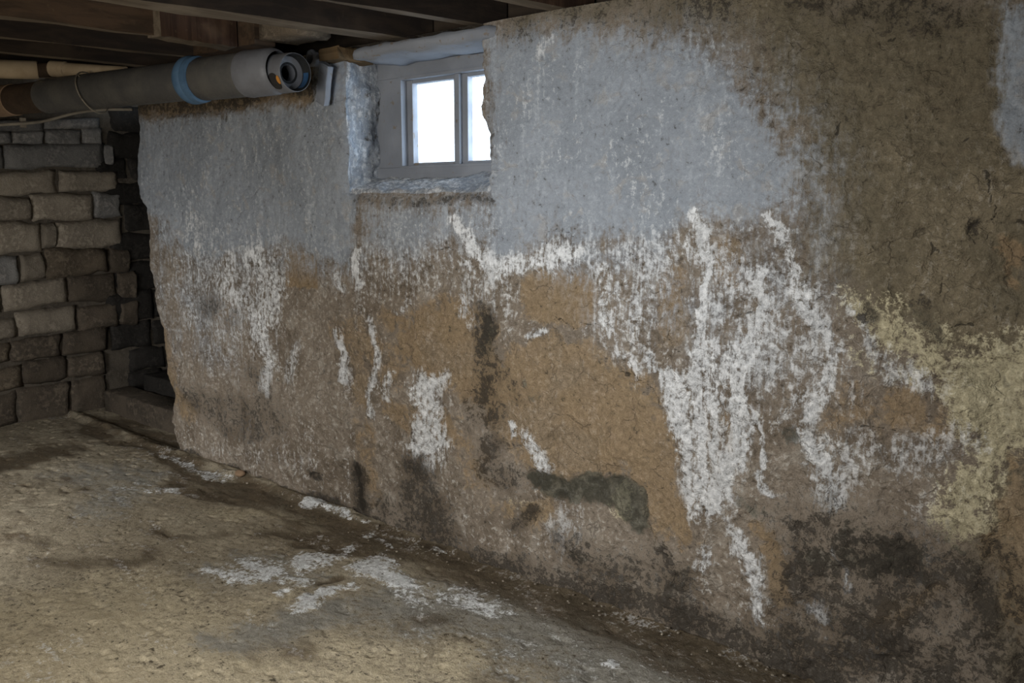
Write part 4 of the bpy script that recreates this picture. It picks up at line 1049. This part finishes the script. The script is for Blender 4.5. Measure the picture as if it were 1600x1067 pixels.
tr = g.n('ShaderNodeBsdfTransparent'); tl = g.n('ShaderNodeBsdfTranslucent'); mx = g.n('ShaderNodeMixShader')
gl = g.n('ShaderNodeBsdfGlossy'); gl.inputs['Roughness'].default_value = .08; mx2 = g.n('ShaderNodeMixShader')
st = g.noise(1, 5, .6, .3, g.map((30, 30, 3)))
g.l(g.step(g.math('MULTIPLY_ADD', g.noise(14, 5), .4, g.math('MULTIPLY', st, .6)), .40, .66, .35, .72), mx.inputs[0])
tr.inputs[0].default_value = (.97, .985, 1, 1); tl.inputs[0].default_value = (.45, .48, .51, 1)
g.l(tr.outputs[0], mx.inputs[1]); g.l(tl.outputs[0], mx.inputs[2])
mx2.inputs[0].default_value = .05; g.l(mx.outputs[0], mx2.inputs[1]); g.l(gl.outputs[0], mx2.inputs[2])
g.l(mx2.outputs[0], g.out.inputs[0])
M_GLASS = g.m
for x0, x1 in ((-2.757, -2.504), (-2.427, -2.194)):
    wpart('pane', [((x0, .262, 1.618), (x1, .266, 1.964))], M_GLASS, 0)

# painted lintel log over the window
bm = bmesh.new(); n = 26
prof = []
for i in range(n+1):
    t = i/n; xx_ = -2.90+t*.86
    rr = .033*min(1, (min(t, 1-t)*n/2.2+.35))
    prof.append((xx_, rr))
rings = []
for xx_, rr in prof:
    ring_ = []
    for k in range(14):
        a_ = 2*PI*k/14
        sy = abs(math.cos(a_))**.6*math.copysign(1, math.cos(a_)); sz = abs(math.sin(a_))**.6*math.copysign(1, math.sin(a_))
        q = float(fbm(np.array([xx_*3]), np.array([k*.7]), 4, 3, 3)[0])-.5
        ring_.append(bm.verts.new((xx_, .09+sy*(rr*3.6)+q*.02, 2.064+sz*rr*.9+q*.03)))
    rings.append(ring_)
for A_, B_ in zip(rings[:-1], rings[1:]):
    for k in range(14): bm.faces.new((A_[k], A_[(k+1) % 14], B_[(k+1) % 14], B_[k]))
bm.faces.new(rings[0]); bm.faces.new(rings[-1][::-1]); bmesh.ops.recalc_face_normals(bm, faces=bm.faces)
struct(from_bm('trim_1', bm, M_PAINT, None, True))

# ---------------------------------------------------------------- drain pipe
E = Vector((-2.87, -.30, 1.972)); L = Vector((-4.527, -.62, 1.960)); AX = (L-E).normalized()
pipe = empty('drain_pipe', E)
tag(pipe, 'large grey plastic drain pipe with blue seal and open hub, hung under the joists', 'pipe')
def ppart(name, bm, mat, smooth=True, label=None, parent=None):
    o = from_bm(name, bm, mat, None, smooth); o.parent = parent or pipe
    o.matrix_parent_inverse = Matrix.Translation(-E) if parent is None else Matrix.Identity(4)
    if label: o['label'] = label
    return o
AXH = (AX*.80+(E-Vector(cam.location)).normalized()*.30).normalized()   # the hub is cocked a little off the pipe's line
def lathe_part(name, prof, mat, label=None, n=40, p0=E, axis=AX):
    bm = bmesh.new(); add_lathe(bm, p0, axis, prof, n); bmesh.ops.recalc_face_normals(bm, faces=bm.faces)
    for e in bm.edges:
        if len(e.link_faces) == 2 and e.calc_face_angle(0) > .6: e.smooth = False
    return ppart(name, bm, mat, True, label)
lathe_part('pipe_body', [(.20, .083), (1.62, .081), (1.62, .07), (.20, .07)], M_PVC)
lathe_part('seal_ring', [(.53, .086), (.535, .096), (.55, .099), (.565, .096), (.575, .101), (.595, .101), (.605, .096), (.62, .086)], M_BLUE, 'blue seal ring')
lathe_part('sleeve', [(.24, .085), (.25, .089), (.52, .089), (.53, .085)], M_PVC)
lathe_part('bell', [(.085, .076), (.095, .086), (.11, .092), (.23, .094), (.245, .095), (.26, .093), (.265, .086)], M_PVC2, 'lighter grey bell socket')
EH = E+Vector((0, 0, -.012))
lathe_part('hub', [(.12, .078), (.01, .076), (.0, .0745), (-.001, .0728), (.045, .0665), (.05, .032), (.13, .031), (.135, .0)], M_PVC2, 'open hub of the pipe', p0=EH, axis=AXH)
lathe_part('bore', [(-.0005, .0724), (.044, .0659), (.0485, .0645), (.0485, .033), (.128, .0302), (.1285, 0)], M_INNER, 'dark bore of the hub', p0=EH, axis=AXH)
def arc_patch(name, t0, t1, r, a0, a1, mat, label, p0=EH, inward=False, round_=False):
    a, b_ = frame_of(AXH); bm = bmesh.new(); nu, nv = 10, 8; g_ = []
    for j in range(nv+1):
        row = []
        for i in range(nu+1):
            s = i/nu*2-1; t = j/nv*2-1
            if round_:
                s, t = s*math.sqrt(1-t*t/2), t*math.sqrt(1-s*s/2)
            an = (a0+a1)/2+(a1-a0)/2*s; tt = (t0+t1)/2+(t1-t0)/2*t
            row.append(bm.verts.new(p0+AXH*tt+a*(r*math.cos(an))+b_*(r*math.sin(an))))
        g_.append(row)
    for j in range(nv):
        for i in range(nu): bm.faces.new((g_[j][i], g_[j][i+1], g_[j+1][i+1], g_[j+1][i]))
    bmesh.ops.recalc_face_normals(bm, faces=bm.faces)
    return ppart(name, bm, mat, True, label)
def ang(v):
    a, b_ = frame_of(AXH); return math.atan2(v.dot(b_), v.dot(a))
AV = ang(Vector(cam.location)-E)
AD = ang(Vector((0, 0, -1)))
sg = 1 if ((AD-AV+PI) % (2*PI)-PI) > 0 else -1
arc_patch('sticker', .012, .09, .0775, AV-.1*sg, AV+.85*sg, M_BLACK, 'black smear on the hub', round_=True)
arc_patch('orange_mark', .006, .028, .0782, AV+.05*sg, AV+.5*sg, M_ORANGE, 'orange dab beside the smear', round_=True)
arc_patch('painted_glint', .006, .040, .0664, AV+PI-.1*sg, AV+PI-1.2*sg, M_GLINT, 'blue glint painted inside the bore')
lathe_part('end_collar', [(1.60, .070), (1.605, .0735), (1.90, .0735), (1.905, .068)], M_RUST, 'rusty iron collar')
lathe_part('clay_bend', [(1.88, .069), (1.885, .077), (2.02, .078), (2.04, .074), (2.9, .074), (2.9, .06)], M_CLAY, 'tan clay pipe joined to the collar')

# white plastic pipe above it
white = empty('waste_pipe', (-4.5, -.62, 2.072))
tag(white, 'yellowed white plastic pipe passing over the grey drain pipe at the left', 'pipe')
W0 = Vector((-5.40, -2.50, 2.03)); W1 = Vector((-4.498, -.621, 2.086)); W2 = Vector((-4.40, -.566, 2.088)); W3 = Vector((-4.09, -.385, 2.058))
def whpart(name, a, b_, prof, mat, label=None):
    bm = bmesh.new(); add_lathe(bm, a, b_-a, prof, 24); bmesh.ops.recalc_face_normals(bm, faces=bm.faces)
    for e in bm.edges:
        if len(e.link_faces) == 2 and e.calc_face_angle(0) > .6: e.smooth = False
    o = from_bm(name, bm, mat, None, True); o.parent = white; o.matrix_parent_inverse = Matrix.Translation(-white.location)
    if label: o['label'] = label
l1 = (W1-W0).length; l2 = (W2-W1).length; l3 = (W3-W2).length
whpart('pipe_socket', W0, W1, [(0, .044), (l1-.004, .044), (l1, .042), (l1, .02)], M_WHITE)
whpart('joint_gap', W1, W2, [(-.02, .033), (l2+.02, .033)], M_RUST, 'dark recess between the two lengths')
whpart('pipe_collar', W2, W3, [(-.035, .028), (-.035, .038), (.04, .038), (.042, .034)], M_WHITE)
whpart('pipe_length', W2, W3, [(.03, .0335), (l3, .0335), (l3, 0)], M_WHITE)

# wire slung round the drain pipe, and the cable below it
bm = bmesh.new(); pts = []
a, b_ = frame_of(AX)
for i in range(41):
    an = 2*PI*i/40
    pts.append(E+AX*(1.27+.05*math.sin(an+.6))+a*(.096*math.cos(an))+b_*(.096*math.sin(an))+Vector((0, 0, -.006)))
add_tube(bm, pts, .0035, 6)
wire = ppart('wire_loop', bm, M_WIRE, True, 'thin pale wire looped round the pipe')
wt = bmesh.new(); add_tube(wt, smooth_path([pts[14], pts[14]+Vector((.05, .03, -.06)), pts[14]+Vector((.14, .06, -.055)), pts[14]+Vector((.19, .08, .0))]), .003, 6)
o = ppart('wire_tail', wt, M_WIRE, True, None, wire)
bm = bmesh.new()
add_tube(bm, smooth_path([(-5.93, -.84, 1.835), (-5.5, -.72, 1.852), (-5.10, -.6, 1.861), (-5.03, -.42, 1.886), (-4.98, -.26, 1.94), (-4.92, -.12, 1.968), (-4.80, -.01, 1.97)]), .0085, 8)
cable = tag(from_bm('cable', bm, M_WIRE, None, True), 'pale dusty cable sagging below the drain pipe across the stone wall', 'cable')
for p in ((-5.06, -.5, 1.873), (-5.45, -.705, 1.853)):
    bm = bmesh.new(); add_box(bm, (p[0]-.012, p[1]-.014, p[2]-.022), (p[0]+.012, p[1]+.014, p[2]+.03), bev=.004)
    o = from_bm('cable_clip', bm, M_WIRE); o.parent = cable

# broken pipe stub, wedge and slip of board at the corner left of the window
bm = bmesh.new(); add_lathe(bm, Vector((-3.055, -.085, 2.062)), Vector((.1, 1, 0)), [(.0, .024), (0, .034), (.01, .036), (.03, .033), (.13, .033)], 20)
add_lathe(bm, Vector((-3.055, -.085, 2.062)), Vector((.1, 1, 0)), [(.0, .024), (.12, .022), (.121, 0)], 20)
for v in bm.verts: v.co += Vector((random.uniform(-.002, .002), 0, random.uniform(-.002, .002)))
tag(from_bm('pipe_stub', bm, M_PVC2, None, True), 'short broken pipe end with a dark hole, left of the window under the joist', 'pipe')
bm = bmesh.new(); add_box(bm, (-3.005, -.075, 2.044), (-2.875, .12, 2.094), cuts=5, jit=.005, bev=.004)
tag(from_bm('wood_wedge', bm, wood_material('yellowed_wedge_wood', (.14, .095, .05), (.09, .06, .03), (.18, .13, .075), axis=0)), 'small yellowish timber wedge packed above the window reveal', 'wedge')
bm = bmesh.new(); add_box(bm, (-.035, -.014, -.085), (.035, .014, .085), cuts=4, jit=.003, bev=.004)
o = from_bm('board_slip', bm, M_PAINTV); o.location = (-2.995, -.06, 1.95); o.rotation_euler = (.1, .42, -.1)
tag(o, 'greyish slip of painted board leaning at the top corner left of the window', 'board')

# crumbs of fallen plaster along the foot of the wall
bm = bmesh.new(); R = random.Random(9)
for i in range(170):
    px = -4.55+3.9*R.random(); py = -.02-abs(R.gauss(0, .07)); s = R.uniform(.002, .006)*(1.6 if R.random() < .07 else 1)
    r = bmesh.ops.create_icosphere(bm, subdivisions=1, radius=s)
    for v in r['verts']:
        v.co = Vector((v.co.x*R.uniform(.7, 1.4), v.co.y*R.uniform(.7, 1.4), v.co.z*R.uniform(.5, .9)))+Vector((px, py, s*.45+.002))
o = from_bm('plaster_crumbs', bm, M_STONE_T); o['kind'] = 'stuff'
tag(o, 'scattered crumbs of fallen plaster along the foot of the plastered wall', 'debris')
bm = bmesh.new(); bmesh.ops.create_icosphere(bm, subdivisions=3, radius=.022)
for v in bm.verts: v.co = Vector((v.co.x*1.5, v.co.y*1.1, v.co.z*.8))*(1+.25*(float(fbm(np.array([v.co.x*20]), np.array([v.co.y*20+v.co.z*13]), 2, 2, 4)[0])-.5))
o = from_bm('small_stone', bm, M_CLAY, None, True); o.location = (-3.83, -.055, .022)
tag(o, 'small tan stone lying on the crust at the foot of the plastered wall', 'stone')

# ---------------------------------------------------------------- rest of the room shell, behind the camera
bm = bmesh.new(); add_box(bm, (-6.1, -4.4, -.05), (1.35, -4.25, 2.4)); struct(from_bm('wall_front', bm, M_SHELL))
bm = bmesh.new(); add_box(bm, (1.15, -4.4, -.05), (1.3, 1.0, 2.4)); struct(from_bm('wall_near', bm, M_SHELL))
